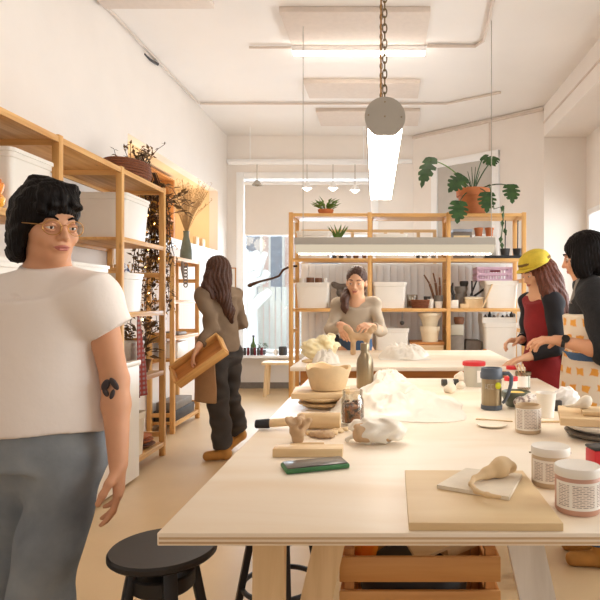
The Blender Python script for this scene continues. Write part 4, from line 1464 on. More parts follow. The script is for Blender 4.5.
for sy in (-1, 1):
    b = MB()
    for z in (.01, .075, .14):
        b.bx(-.19, .19, sy * .15 - .006, sy * .15 + .006, z - .01, z + .01)
    for i in range(13):
        x = -.184 + i * .0307
        b.bx(x - .006, x + .006, sy * .15 - .005, sy * .15 + .005, .0, .15)
    b.build('side_panel', M['lilac'], o)
for sx in (-1, 1):
    b = MB()
    for z in (.01, .075, .14):
        b.bx(sx * .19 - .006, sx * .19 + .006, -.15, .15, z - .01, z + .01)
    for i in range(9):
        y = -.14 + i * .035
        b.bx(sx * .19 - .005, sx * .19 + .005, y - .006, y + .006, 0, .15)
    b.build('end_panel', M['lilac'], o)
MB().bx(-.185, .185, -.145, .145, .002, .008).build('base', M['lilac'], o)
MB().bx(-.05, .06, -.159, -.1565, .095, .115).build('handle_slot', M['maroon'], o)

# right bay, lowest board
o = thing('crate', 'shallow crate of dark bottles on the tall white tub, right bay', 'crate', (1.25, 6.72, S4 + .7405))
b = MB()
b.bx(-.185, .185, -.16, -.15, 0, .06).bx(-.185, .185, .15, .16, 0, .06).bx(-.185, -.175, -.15, .15, 0, .10).bx(.175, .185, -.15, .15, 0, .10).bx(-.175, .175, -.15, .15, 0, .008)
b.build('body', M['white'], o)
rr = random.Random(8)
for i in range(7):
    hh = rr.uniform(.07, .115)
    k = 'white' if i == 3 else ('dark', 'blackp', 'greyc')[i % 3]
    single('bottle', MB().lathe([(0, 0), (.021, 0), (.022, hh * .7), (.010, hh * .85), (.010, hh), (0, hh)], n=14), M[k], 'small white bottle among the dark ones in the shallow crate' if i == 3 else 'one of the small dark bottles standing in the shallow crate', 'bottle', (1.25 - .145 + i * .048, 6.61, S4 + .7505), 0, None if i == 3 else 'bottles in the shallow crate')
single('storage_box', MB().box((0, 0, .30), (.15, .22, .60), None, .01), M['greyc'], 'tall grey box on the lowest board of the right bay, left end', 'box', (.79, 6.66, S4))
single('storage_box', MB().box((0, 0, .06), (.145, .20, .12), None, .01), M['cplast'], 'clear plastic box on top of the tall grey box, right bay', 'box', (.79, 6.66, S4 + .601))
gpot(459, 6.62, S4 + .722, .06, .08, 'brownc', 'brown grey pot on the clear plastic box, right bay')
single('storage_box', MB().box((0, 0, .02), (.19, .30, .04), None, .004).box((0, 0, .29), (.18, .30, .50), (0, .04, 0), .01), M['greyfab'], 'grey brown box leaning behind the wooden wedge, right bay', 'box', (.975, 6.78, S4))
single('wooden_wedge', MB().prism([(-.09, 0), (.07, 0), (.05, .28), (.02, .46), (-.01, .46), (-.03, .28)], .05, Matrix.Rotation(math.pi / 2, 4, 'X')), W['honey_z'], 'honey coloured wooden wedge standing in the right bay behind the far table', 'wedge', (X_(484, 6.5), 6.507, S4))

# ------------------------------------------------------------------ tables
TZ = 0.90
T0X, T1X, T0Y, T1Y = -0.402, 0.80, 1.056, 3.15
o = thing('work_table', 'large whitewashed plywood work table filling the foreground', 'table', ((T0X + T1X) / 2, (T0Y + T1Y) / 2, 0))
hx, hy = (T1X - T0X) / 2, (T1Y - T0Y) / 2
top = MB().bx(-hx, hx, -hy, hy, TZ - .0235, TZ, .003).build('tabletop', W['table'], o)
ed = MB()
for z in (TZ - .0195, TZ - .0115, ):
    ed.bx(-hx + .004, hx - .004, -hy - .0006, -hy, z, z + .004)
ed.build('edge_ply', W['table_edge'], top)
cx, cy = (T0X + T1X) / 2, (T0Y + T1Y) / 2


def trestle(y, o):
    MB().bx(-.50, .50, y - .03, y + .03, TZ - .10, TZ - .024, .003).build('crossbeam', W['pale_x'], o)
    for xs, xt in ((-.475, -.48), (.34, .17)):
        MB().beam((xs, y - .045, 0), (xt, y - .045, TZ - .025), .022, .085, up=(1, 0, 0)).build('leg', W['white_z' if xs > 0 else 'pale_z'], o)


# near trestle in the table's own frame
def leg(x0, x1, y, w, t, m, zt=TZ - .0245):
    MB().beam((x0 - cx, y - cy, 0), (x1 - cx, y - cy, zt), t, w, up=(1, 0, 0)).build('leg', W[m], o)


MB().bx(-.34 - cx, .62 - cx, 1.40 - cy, 1.44 - cy, TZ - .10, TZ - .0245, .003).build('crossbeam', W['pale_x'], o)
leg(-.27, -.262, 1.37, .072, .03, 'pale_z')
leg(-.30, -.10, 1.455, .075, .026, 'pale_z')
leg(.50, .305, 1.46, .085, .03, 'white_z')
MB().box((-.268 - cx, 1.33 - cy, TZ - .066), (.105, .02, .082), None, .004).build('brace', W['white_x'], o)
MB().bx(-.34 - cx, .62 - cx, 2.75 - cy, 2.79 - cy, TZ - .10, TZ - .0245, .003).build('crossbeam', W['pale_x'], o)
leg(-.27, -.262, 2.72, .072, .03, 'pale_z')
leg(.66, .60, 2.72, .085, .03, 'white_z')
leg(-.27, -.262, 2.82, .072, .03, 'pale_z')
leg(.66, .60, 2.82, .085, .03, 'white_z')

U0X, U1X, U0Y, U1Y = -0.582, 0.86, 3.67, 4.90
o = thing('work_table', 'second pale work table farther back, in front of the woman and the back shelving', 'table', ((U0X + U1X) / 2, (U0Y + U1Y) / 2, 0))
hx, hy = (U1X - U0X) / 2, (U1Y - U0Y) / 2
MB().bx(-hx, hx, -hy, hy, TZ - .026, TZ, .004).build('tabletop', W['table'], o)
for y0 in (-hy + .10, hy - .125):
    MB().bx(-hx + .05, hx - .05, y0, y0 + .025, TZ - .13, TZ - .0265).build('apron', W['honey_x'], o)
for sx in (-1, 1):
    MB().bx(sx * (hx - .08) - .012, sx * (hx - .08) + .012, -hy + .126, hy - .126, TZ - .13, TZ - .0265).build('apron', W['honey_y'], o)
    for sy in (-1, 1):
        MB().bx(sx * (hx - .09) - .03 + .05 * (-sx), sx * (hx - .09) + .03 + .05 * (-sx), sy * (hy - .16) - .03, sy * (hy - .16) + .03, 0, TZ - .0265).build('leg', W['honey_z'], o)


# ------------------------------------------------------------------ stools, crates below the table
def stool(label, loc, rz):
    t = thing('stool', label, 'stool', loc, rz, 'black stools')
    MB().lathe([(0, .586), (.145, .586), (.152, .592), (.152, .603), (.147, .609), (.12, .608), (0, .607)], n=48).build('seat', M['black'], t)
    MB().lathe([(0, .545), (.03, .545), (.03, .585), (0, .585)], n=16).build('spindle', M['blackp'], t)
    MB().lathe([(.022, .50), (.085, .50), (.09, .505), (.09, .540), (.085, .545), (.022, .545)], n=28).build('collar', M['black'], t)
    MB().cyl((0, 0, .33), (0, 0, .544), .018, n=14).build('screw', M['steel'], t)
    for k in range(4):
        a = TAU * k / 4
        MB().beam((.20 * math.cos(a), .20 * math.sin(a), 0), (.082 * math.cos(a), .082 * math.sin(a), .566), .038, .026, up=(math.cos(a), math.sin(a), 0), bev=.003).build('leg', M['black'], t)
    b = MB()
    b.tube([(.150 * math.cos(TAU * j / 40), .150 * math.sin(TAU * j / 40), .22) for j in range(41)], .010, 8, False)
    b.build('footrest', M['black'], t)
    MB().lathe([(.02, .392), (.105, .392), (.105, .404), (.02, .404)], n=30).build('spreader_plate', M['black'], t)
    t.scale = (.955, .955, 1.025)
    return t


stool('black wooden stool standing at the left front corner of the large table', (-.618, 1.672, 0), .55)
stool('black stool mostly hidden under the large table, behind its left legs', (-.40, 2.30, 0), .3)


def crate(label, loc, w, d, h):
    t = thing('crate', label, 'crate', loc, 0, 'stacked wooden crates')
    n = 4
    sh = .063
    gap = (h - n * sh) / n
    for i in range(n):
        z = .006 + i * (sh + gap)
        for sy in (-1, 1):
            MB().bx(-w / 2, w / 2, sy * d / 2 - .006, sy * d / 2 + .006, z, z + sh, .002).build('slat', W['crate_x'], t)
        for sx in (-1, 1):
            MB().bx(sx * (w / 2 - .006) - .005, sx * (w / 2 - .006) + .005, -d / 2 + .007, d / 2 - .007, z, z + sh, .002).build('slat', W['honey_y'], t)
    for sx in (-1, 1):
        for sy in (-1, 1):
            MB().bx(sx * (w / 2 - .024) - .012, sx * (w / 2 - .024) + .012, sy * (d / 2 - .02) - .012, sy * (d / 2 - .02) + .012, 0, h - .002).build('corner_post', W['honey_z'], t)
    MB().bx(-w / 2 + .012, w / 2 - .012, -d / 2 + .007, d / 2 - .007, .001, .012).build('base', W['honey_x'], t)
    return t


CW, CD, CH = .405, .30, .338
crate('lower wooden crate on the floor under the large table', (.088, 1.66, 0), CW, CD, CH)
crate('upper wooden crate full of tools under the large table', (.088, 1.66, CH + .001), CW, CD, CH + .005)
cz = CH * 2 + .006
s = SDF(.006)
s.cap((0, 0, 0), (.16, .02, 0), .036, .026)
s.cap((.16, .02, 0), (.21, .025, -.01), .018, .012)
o = s.build('bottle', M['navy'])
o.location = (-.045, 1.72, cz - .022)
tag(o, 'grey plastic bottle lying at the top of the wooden crate', 'bottle')
single('wood_strip', MB().beam((0, 0, 0), (.12, .05, .03), .012, .06, up=(1, 0, 0)), W['pale_x'], 'thin pale wood strip sticking up in the wooden crate', 'wood strip', (.07, 1.575, cz - .035))
single('wood_block', MB().box((0, 0, 0), (.14, .07, .045), (0, -.15, .5), .004), W['pale_x'], 'rough pale wood offcut at the right end of the wooden crate', 'wood block', (.21, 1.66, cz - .03))
single('wood_block', MB().box((0, 0, 0), (.05, .06, .05), (.2, .2, .5), .004), M['orange'], 'small orange block at the left end of the wooden crate', 'block', (-.055, 1.60, cz - .03))
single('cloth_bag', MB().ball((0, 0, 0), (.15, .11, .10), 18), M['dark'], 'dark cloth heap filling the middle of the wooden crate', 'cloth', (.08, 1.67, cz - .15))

# ------------------------------------------------------------------ things on the large table
def lie(px, py, h=0.0):
    q = on(px, py, TZ)
    return Vector((q.x, q.y, TZ + .0005 + h))


# phone
o = thing('phone', 'phone in a green rubber case lying on the large table', 'phone', lie(315, 468), .36)
MB().box((0, 0, .0065), (.156, .074, .012), None, .0045).build('case', M['green'], o)
MB().box((0, 0, .0132), (.147, .066, .0022), None, .0008).build('screen', M['screen'], o)
# slats and stick
single('wooden_strip', MB().box((0, 0, .011), (.182, .052, .022), None, .002), W['pale_x'], 'short wooden slat lying behind the phone', 'slat', lie(308.5, 455), .02)
single('clay_tool', MB().tube([(-.05, 0, .0), (.0, 0, 0), (.045, 0, 0)], [.003, .005, .004], 8), W['pale_x'], 'thin wooden modelling stick on the table behind the short slat', 'modelling tool', lie(308, 446, .005), .09)
# rolling pin
o = thing('rolling_pin', 'wooden rolling pin with a black tipped handle behind the clay lumps', 'rolling pin', lie(340, 429, .026), .03)
MB().tube([(-.135, 0, 0), (-.128, 0, 0), (.0, 0, 0), (.002, 0, 0)], [.021, .0255, .0255, .022], 24).build('roller', W['pale_x'], o)
MB().tube([(-.245, 0, -.008), (-.21, 0, -.006), (-.15, 0, -.002), (-.136, 0, 0)], [.011, .013, .013, .010], 14).build('handle', W['pale_x'], o)
MB().tube([(-.268, 0, -.009), (-.265, 0, -.009), (-.226, 0, -.0075), (-.222, 0, -.0075)], [.011, .014, .0155, .0145], 14).build('handle_tip', M['blackp'], o)
# clay lump with folded petals
s = SDF(.0035)
s.cap((0, 0, .012), (0, 0, .05), .018, .024, .02)
for i, (a, r, z) in enumerate(((0, .030, .062), (1.3, .028, .07), (2.4, .030, .058), (3.6, .032, .066), (5.0, .026, .072))):
    c, sn = math.cos(a), math.sin(a)
    s.cap((.008 * c, .008 * sn, .03), (r * c, r * sn, z), .013, .009, .008)
s.ell((.006, -.018, .062), (.012, .010, .022), k=.006, op='s')
s.ell((-.012, .006, .075), (.010, .010, .018), k=.006, op='s')
s.disp = lambda p: .0022 * np.sin(p[:, 0] * 190) * np.sin(p[:, 2] * 170) + .002 * np.sin(p[:, 1] * 230 + p[:, 2] * 90)
s.cut((0, 0, 0), (0, 0, -1))
o = s.build('clay_lump', M['clay'])
o.location = lie(298, 442)
tag(o, 'folded buff clay lump standing upright in front of the rolling pin', 'clay')
for i, (px, py, r) in enumerate(((316, 437, .016), (324, 438, .02), (331, 435, .014), (310, 435, .012), (337, 433, .013), (344, 431, .010))):
    s = SDF(.003)
    s.ell((0, 0, r * .5), (r * 1.3, r, r * .6)).ell((r * .8, r * .2, r * .4), (r * .8, r * .7, r * .5), k=.006)
    s.disp = lambda p, r=r: .0025 * np.sin(p[:, 0] * 300 + i) * np.sin(p[:, 1] * 260) * np.sin(p[:, 2] * 300 + 1)
    s.cut((0, 0, 0), (0, 0, -1))
    o = s.build('clay_scrap', M['clay' if i in (0, 1) else 'clay2'])
    o.location = lie(px, py)
    tag(o, ('torn brown clay scrap beside the upright clay lump, left of its larger neighbour', 'largest torn brown clay scrap right of the upright clay lump', 'pale clay crumb right of the brown scraps',
            'pale clay crumb left of the brown scraps', 'pale clay crumb before the rolling pin, near the wrapped clay', 'smallest pale clay crumb beside the wrapped clay')[i], 'clay', 'clay scraps')
# wrapped clay
s = SDF(.004)
s.cap((-.035, -.008, .033), (.045, .012, .034), .028, .030, .012)
s.disp = lambda p: .002 * np.sin(p[:, 0] * 120) * np.sin(p[:, 2] * 120)
s.cut((-.05, -.01, 0), (-1, -.35, 0))
s.cut((0, 0, 0), (0, 0, -1))
o = thing('clay_block', 'brown clay block in a torn plastic wrapper, right of the rolling pin', 'clay', lie(372, 444))
s.build('clay', M['clay'], o)
s = SDF(.004)
s.cap((-.012, -.003, .036), (.055, .013, .037), .033, .034, .01)
s.cap((-.045, .03, .04), (-.07, .045, .045), .018, .006, .02)
s.cap((-.035, .02, .045), (-.0, .01, .055), .02, .016, .02)
s.cap((.055, .013, .035), (.085, .02, .03), .022, .012, .02)
s.cap((-.07, .02, .012), (-.03, .02, .03), .008, .014, .01)
s.disp = lambda p: .0035 * np.sin(p[:, 0] * 110 + 3 * np.sin(p[:, 2] * 90)) + .002 * np.sin(p[:, 1] * 200 + p[:, 2] * 150)
s.cut((0, 0, .0005), (0, 0, -1))
s.build('plastic_wrapper', M['film'], o)
# glass jar with beads
o = thing('jar', 'clear glass jar half full of mixed beads beside the rolling pin', 'jar', lie(352.5, 424))
MB().lathe([(0, 0), (.034, 0), (.0385, .006), (.0385, .08), (.033, .09), (.034, .112), (.031, .112), (.030, .09), (.0355, .08), (.0355, .008), (0, .006)], n=32).build('body', M['clear'], o)
b = MB().lathe([(0, .0065), (.0345, .0085), (.0345, .062), (.02, .068), (0, .065)], n=24)
for i in range(60):
    a, r = RND.uniform(0, TAU), .031 * math.sqrt(RND.random())
    b.ball((r * math.cos(a), r * math.sin(a), .064 + RND.uniform(-.003, .010)), RND.uniform(.003, .006), 6)
b.build('beads', M['beads'], o)
# stack: two plates, board, bowl
BX = lie(322, 408)
for i, (z, r, k, lab) in enumerate(((0, .095, 'clay2', 'lower buff plate of the stack under the wooden board and clay bowl'), (.022, .105, 'clay2', 'upper cream plate of the stack under the wooden board and clay bowl'))):
    single('plate', MB().lathe([(0, 0), (r * .6, 0), (r * .95, .014), (r, .019), (r * .97, .0215), (0, .0215)], n=40), M[k], lab, 'plate', BX + Vector((.0, .03, z)), 0, 'plates under the clay bowl')
single('wooden_board', MB().box((0, 0, .010), (.215, .19, .020), None, .003), W['pale_x'], 'square pale board between the plates and the clay bowl', 'board', BX + Vector((-.005, .03, .044)), .06)
o = single('bowl', MB().lathe([(0, 0), (.06, 0), (.068, .004), (.075, .03), (.088, .085), (.086, .091), (.078, .089), (.066, .035), (.055, .012), (0, .01)], n=48, wob=.10, seed=3), M['clay2'],
           'hand built cream clay bowl with an uneven rim on the square board', 'bowl', BX + Vector((.02, .035, .0645)))
# steel bottle
o = thing('water_bottle', 'brushed steel water bottle standing on the large table by the plastic sheet', 'bottle', lie(365, 388))
MB().lathe([(0, 0), (.037, 0), (.0395, .004), (.0395, .115), (.036, .135), (.022, .160), (.019, .168), (.019, .172), (0, .172)], n=36).build('body', M['steel'], o)
MB().lathe([(0, .1725), (.0215, .1725), (.0215, .205), (.019, .209), (0, .209)], n=28).build('cap', M['steel'], o)
# sponge
o = SDF(.005)
o.ell((0, 0, .028), (.05, .035, .028)).ell((.02, 0, .04), (.03, .025, .025))
o.cut((0, 0, 0), (0, 0, -1))
o = o.build('sponge', M['yellow'])
o.location = lie(383, 383)
tag(o, 'yellow sponge behind the steel bottle on the large table', 'sponge')


def crumple(name, label, cat, px, py, w, d, h, m, seed, n=64, ridge=1.0, rz=0.0, base=TZ, env=None):
    """a thin crumpled sheet: creased height field, thickened"""
    q = on(px, py, base)
    b = MB()
    vs, fs = [], []
    for j in range(n + 1):
        for i in range(n + 1):
            u, v = i / n * 2 - 1, j / n * 2 - 1
            rad = math.hypot(u, v)
            wob = 1 + .16 * noise.noise(Vector((u * 1.7 + seed, v * 1.7, 3)))
            e = env(u, v) if env else max(0, 1 - rad ** 2.4) ** .7
            p = Vector((u * 2.2 + seed, v * 2.2, seed * .7))
            cr = 1 - abs(noise.noise(p)) * 1.7
            cr = cr * .6 + .4 * (1 - abs(noise.noise(p * 2.3)) * 1.6)
            z = e * h * (.35 + .65 * max(cr, 0) * ridge) + .003 * abs(noise.noise(p * 5))
            sq = 1 / max(1.0, .78 * (abs(u) ** 4 + abs(v) ** 4) ** .25 / max(rad, 1e-6) * rad) if rad > 0 else 1
            vs.append((u * w / 2 * wob * (1 - .12 * v * v), v * d / 2 * wob * (1 - .12 * u * u), .0012 + max(z, 0)))
    for j in range(n):
        for i in range(n):
            a = j * (n + 1) + i
            fs.append((a, a + 1, a + n + 2, a + n + 1))
    b.raw(vs, fs)
    o = b.build(name, m, None, 0)
    sm = o.modifiers.new('thick', 'SOLIDIFY')
    sm.thickness = .0008
    sm.offset = 1
    o.location = Vector((q.x, q.y, base))
    o.rotation_euler = (0, 0, rz)
    return tag(o, label, cat)


def heap(u, v):
    a = math.exp(-(abs(u + .12) / .62) ** 3.2 - (abs(v - .15) / .68) ** 3)
    b_ = .80 * math.exp(-((u + .80) ** 2 / .022 + (v + .35) ** 2 / .16))
    c_ = .6 * math.exp(-((u - .5) ** 2 / .10 + (v - .1) ** 2 / .3))
    return (max(a, b_, c_)) * max(0.0, 1 - max(abs(u), abs(v)) ** 10)


crumple('plastic_sheet', 'large crumpled translucent plastic sheet heaped in the middle of the large table', 'plastic sheet', 398, 406, .50, .62, .098, M['film'], 2.3, 80, env=heap)
crumple('plastic_sheet', 'small crumpled white plastic sheet behind the steel bottle on the large table', 'plastic sheet', 388, 386, .20, .26, .085, M['film'], 7.1, 48)

# spool, lumps
o = thing('spool', 'white spool with two black ends near the red-lidded tub', 'spool', lie(450, 386, .0165), .1)
MB().cyl((-.016, 0, 0), (.016, 0, 0), .011, n=20).build('core', M['white'], o)
for x in (-.028, .028):
    MB().cyl((x - .012, 0, 0), (x + .012, 0, 0), .016, n=20).build('end', M['dark'], o)
for i, (px, py, r, lab) in enumerate(((449, 393, .026, 'grey white clay lump in front of the spool'), (460, 389, .02, 'white clay lump left of the red-lidded tub'), (459, 381, .028, 'tall white clay lump behind the others by the red-lidded tub'))):
    s = SDF(.004)
    s.ell((0, 0, r * .6), (r, r * .8, r * .7)).ell((r * .4, 0, r * 1.1), (r * .6, r * .5, r * .6))
    s.disp = lambda p: .003 * np.sin(p[:, 0] * 150) * np.sin(p[:, 1] * 170 + p[:, 2] * 100)
    s.cut((0, 0, 0), (0, 0, -1))
    o = s.build('clay_lump', M['clayw'])
    o.location = lie(px, py)
    tag(o, lab, 'clay', 'white clay lumps')


def wraplabel(parent, r, z0, z1, a0, a1, m='label', name='label', n=24):
    b = MB()
    uvl = b.bm.loops.layers.uv.new('UVMap')
    lo = [b.bm.verts.new((r * math.cos(a0 + (a1 - a0) * i / n), r * math.sin(a0 + (a1 - a0) * i / n), z0)) for i in range(n + 1)]
    hi = [b.bm.verts.new((r * math.cos(a0 + (a1 - a0) * i / n), r * math.sin(a0 + (a1 - a0) * i / n), z1)) for i in range(n + 1)]
    for i in range(n):
        f = b.bm.faces.new((lo[i], lo[i + 1], hi[i + 1], hi[i]))
        for lp, (u, v) in zip(f.loops, ((i / n, 0), ((i + 1) / n, 0), ((i + 1) / n, 1), (i / n, 1))):
            lp[uvl].uv = (u * (a1 - a0) * .8, v)
    return b.build(name, M[m], parent)


# red-lidded tub
o = thing('tub', 'cloudy plastic tub with a red lid at the far right of the large table', 'tub', lie(474, 386))
MB().lathe([(0, 0), (.043, 0), (.046, .004), (.049, .098), (0, .098)], n=32).build('body', M['cplast'], o)
MB().lathe([(0, .0985), (.054, .0985), (.055, .101), (.054, .116), (.048, .118), (0, .117)], n=32).build('lid', M['red'], o)
wraplabel(o, .0505, .022, .078, math.radians(-82), math.radians(-20), 'paper')
# thermos mug
o = thing('travel_mug', 'steel travel mug with grey lid and handle on the large table', 'mug', lie(491.5, 409), -.12)
MB().lathe([(0, .017), (.037, .017), (.0375, .019), (.0375, .115), (0, .115)], n=36).build('body', M['steel'], o)
MB().lathe([(0, 0), (.038, 0), (.040, .003), (.040, .017), (0, .0168)], n=36).build('base', M['navy'], o)
MB().lathe([(0, .1155), (.041, .1155), (.042, .118), (.042, .136), (.040, .139), (.040, .146), (.038, .155), (.034, .155), (.032, .149), (0, .148)], n=36).build('lid', M['navy'], o)
MB().tube([(.041, -.005, .134), (.062, -.010, .136), (.073, -.012, .124), (.071, -.012, .095), (.060, -.010, .055), (.050, -.008, .035), (.041, -.006, .024)], [.007, .008, .008, .0075, .007, .006, .006], 10).build('handle', M['navy'], o)
b = MB()
b.ball((.022, -.0335, .092), (.012, .004, .013), 12)
b.build('sticker', M['lime'], o)['label'] = 'small lime-yellow tag'
b = MB()
for xx, a in ((-.012, -1.9), (.0, -1.55), (-.018, -2.12)):
    for z0, z1 in ((.078, .082), (.094, .098)) if xx > -.015 else ((.082, .086),):
        c, sn = math.cos(a), math.sin(a)
        b.box((.0378 * c, .0378 * sn, (z0 + z1) / 2), (.010, .0012, .0022), (0, 0, a + math.pi / 2))
    b.box((.0378 * math.cos(a - .12), .0378 * math.sin(a - .12), .088), (.0022, .0012, .018), (0, 0, a + math.pi / 2 - .12))
b.build('engraving', M['grey'], o)
# small red-lidded jars
for px, py, lab in ((510, 379, 'small red-lidded jar, the farther one behind the travel mug handle'), (509, 392, 'small red-lidded jar, the nearer one behind the travel mug handle')):
    o = thing('jar', lab, 'jar', lie(px + 2, py), 0, 'small red-lidded jars')
    MB().lathe([(0, 0), (.027, 0), (.028, .05), (0, .05)], n=24).build('body', M['white'], o)
    MB().lathe([(0, .0505), (.030, .0505), (.030, .068), (0, .069)], n=24).build('lid', M['red'], o)
# glass with brushes
o = thing('glass', 'glass jar with a white and green label behind the green bowl', 'glass', lie(523, 389))
MB().lathe([(0, 0), (.032, 0), (.034, .004), (.034, .078), (.031, .078), (.031, .006), (0, .005)], n=28).build('body', M['clear'], o)
wraplabel(o, .0346, .012, .062, math.radians(-150), math.radians(-35), 'paper')
wraplabel(o, .0348, .008, .066, math.radians(-58), math.radians(-50), 'green', 'stripe', 4)
MB().lathe([(.0345, .066), (.0362, .066), (.0362, .079), (.0345, .079)], n=28).build('rim', M['steel'], o)
q = lie(523, 389)
for i in range(3):
    single('brush', MB().tube([(0, 0, .007), (-.03 + .008 * i, .0, .09), (-.042 + .01 * i, 0, .115)], [.0035, .003, .004], 8), W['pale_z'], ('leftmost pale brush standing in the labelled glass jar', 'middle pale brush standing in the labelled glass jar', 'rightmost pale brush standing in the labelled glass jar')[i], 'brush', q + Vector((.006 + .006 * i, -.006 * i + .004, 0)), 0, 'brushes in the glass')
# green bowl
single('bowl', MB().lathe([(0, 0), (.036, 0), (.040, .006), (.055, .040), (.056, .056), (.052, .058), (.046, .040), (.03, .014), (0, .012)], n=40), M['glaze'], 'round green bowl behind the travel mug', 'bowl', lie(516, 406))
single('clay_slab', MB().lathe([(0, .0), (.036, 0), (.038, .006), (.03, .011), (0, .012)], n=30), M['yellow'], 'yellow clay disc lying in the green bowl', 'clay', lie(516, 406) + Vector((0, 0, .0425)))


def wad(label, px, py, rx, ry, rz_, m, seed, name='crumpled_paper', vox=.0035, amp=.007, rot=0):
    s = SDF(vox)
    r = random.Random(seed)
    s.ell((0, 0, rz_ * .8), (rx, ry, rz_))
    for i in range(6):
        a = r.uniform(0, TAU)
        s.ell((rx * .7 * math.cos(a), ry * .7 * math.sin(a), rz_ * r.uniform(.4, 1.2)), (rx * .45, ry * .45, rz_ * .5), k=.008)
    f = [r.uniform(.7, 1.3) for _ in range(6)]
    s.disp = lambda p: amp * (np.abs(np.sin(p[:, 0] * 95 * f[0] + 2 * np.sin(p[:, 2] * 70 * f[1]))) + np.abs(np.sin(p[:, 1] * 105 * f[2] + p[:, 2] * 60 * f[3])) - 1.1) * .8
    s.cut((0, 0, 0), (0, 0, -1))
    o = s.build(name, m)
    o.location = lie(px, py)
    o.rotation_euler = (0, 0, rot)
    return tag(o, label, 'paper')


wad('crumpled printed paper lying right of the green bowl', 529, 408, .062, .045, .03, M['newsp'], 5)
wad('crumpled white paper towel behind the paper cup at the right of the large table', 566, 408, .045, .05, .045, M['tissue'], 9)
single('paper_cup', MB().lathe([(0, 0), (.026, 0), (.034, .082), (.0355, .084), (.034, .086), (.0325, .083), (.025, .004), (0, .003)], n=28), M['paper'], 'plain white paper cup behind the open plaster jar', 'cup', lie(546, 417))
single('glue_stick', MB().box((0, 0, .02), (.03, .02, .04), None, .004), M['dark'], 'small dark box between the paper cup and the paper towel', 'box', lie(557.5, 411))
# open jar
def paint_jar(label, px, py, r, h, body, closed, group=None):
    q = lie(px, py)
    o = thing('jar', label, 'jar', Vector((q.x * (q.y + r) / q.y, q.y + r, q.z)), 0, group)
    hb = h - .018 if closed else h
    if closed:
        MB().lathe([(0, 0), (r * .93, 0), (r * .985, .004), (r * .985, hb - .006), (r * .93, hb), (0, hb)], n=40).build('body', M[body], o)
        MB().lathe([(0, hb + .0005), (r * .99, hb + .0005), (r * 1.02, hb + .003), (r * 1.02, h - .003), (r * .98, h), (r * .9, h - .001), (0, h - .001)], n=40).build('lid', M['white'], o)
    else:
        MB().lathe([(0, 0), (r * .93, 0), (r * .985, .004), (r * .985, h - .018), (r * .92, h - .016), (r * .92, h), (r * .86, h), (r * .86, .01), (0, .008)], n=40).build('body', M[body], o)
        MB().lathe([(0, .0085), (r * .84, .0085), (r * .84, h * .84), (0, h * .82)], n=28).build('filling', M['clay2'], o)
        MB().lathe([(r * .925, h - .009), (r * 1.0, h - .009), (r * 1.0, h - .003), (r * .925, h - .003)], n=40).build('thread', M[body], o)
    wraplabel(o, r * .993, .011, hb - .007, math.radians(-172), math.radians(-8), 'paper', 'label')
    for k, (a0, a1) in enumerate(((-160, -128), (-120, -62), (-54, -20))):
        wraplabel(o, r * 1.0, .016, hb - .012, math.radians(a0), math.radians(a1), 'label', 'label_text')
    return o


paint_jar('open plaster jar with a printed label in the middle right of the large table', 528, 435, .040, .086, 'beige', False)
paint_jar('white-lidded jar of beige glaze, the farther of the two closed jars', 550.5, 490, .042, .085, 'beige', True)
paint_jar('white-lidded jar of pink glaze at the right edge, the nearer of the two closed jars', 577.5, 518, .0435, .088, 'pinkglaze', True)
wraplabel([o for o in C.objects if o.get('label', '').startswith('white-lidded jar of pink')][0], .0441, .035, .062, math.radians(-38), math.radians(-22), 'dark', 'label_mark', 6)
# spatula and flat pieces
single('clay_tool', MB().box((0, 0, .002), (.10, .010, .003), None, .001).box((-.06, 0, .002), (.03, .018, .002)), W['pale_x'], 'flat wooden spatula lying left of the open plaster jar', 'modelling tool', lie(498, 421), -.35)
single('clay_tool', MB().tube([(-.05, 0, .004), (.05, 0, .004)], [.003, .004], 8), W['pale_x'], 'thin wooden stick lying right of the open plaster jar', 'modelling tool', lie(553, 423), .08)
single('saucer', MB().lathe([(0, 0), (.03, 0), (.05, .005), (.051, .007), (.03, .004), (0, .003)], n=28), M['clayw'], 'flat white dish left of the open plaster jar', 'dish', lie(492, 426))
single('clay_tool', MB().tube([(-.05, 0, .0035), (.06, 0, .0035)], [.002, .0032], 8), M['steel'], 'thin needle tool lying behind the beige glaze jar', 'modelling tool', lie(548, 454), -.06)
# stack of plates on the right
q = lie(602, 436)
single('plate', MB().lathe([(0, 0), (.085, 0), (.105, .010), (.11, .016), (.10, .018), (0, .016)], n=40), M['greyc'], 'lowest grey plate of the stack at the right edge of the large table', 'plate', q, 0, 'plates at the right edge')
single('plate', MB().lathe([(0, 0), (.08, 0), (.118, .018), (.125, .026), (.115, .028), (0, .024)], n=40), M['white'], 'white plate stacked on the grey plate at the right edge', 'plate', q + Vector((0, 0, .0182)), 0, 'plates at the right edge')
single('wooden_board', MB().box((0, 0, .011), (.25, .22, .022), None, .003), W['pale_x'], 'pale wooden board on the stack of plates at the right edge', 'board', q + Vector((0, 0, .0465)), -.25)
single('clay_slab', MB().box((0, 0, .007), (.17, .10, .014), None, .005), M['clay2'], 'cream clay slab on the board at the right edge of the large table', 'clay', q + Vector((.02, -.02, .069)), -.25)
s = SDF(.0035)
s.ell((0, 0, .014), (.019, .016, .016)).ell((.012, .004, .025), (.013, .012, .012)).cap((-.01, 0, .008), (-.05, .01, .004), .008, .004, .01)
s.cut((0, 0, 0), (0, 0, -1))
o = s.build('clay_lump', M['clayw'])
o.location = q + Vector((-.055, .0, .0835))
tag(o, 'small white clay lump on the slab at the right edge of the large table', 'clay')
o = thing('tape_box', 'small red box with a dark top at the right edge behind the pink glaze jar', 'box', lie(603, 463), .15)
MB().box((0, 0, .018), (.07, .05, .036), None, .003).build('body', M['red'], o)
MB().box((0, 0, .0405), (.072, .052, .008), None, .003).build('lid', M['dark'], o)

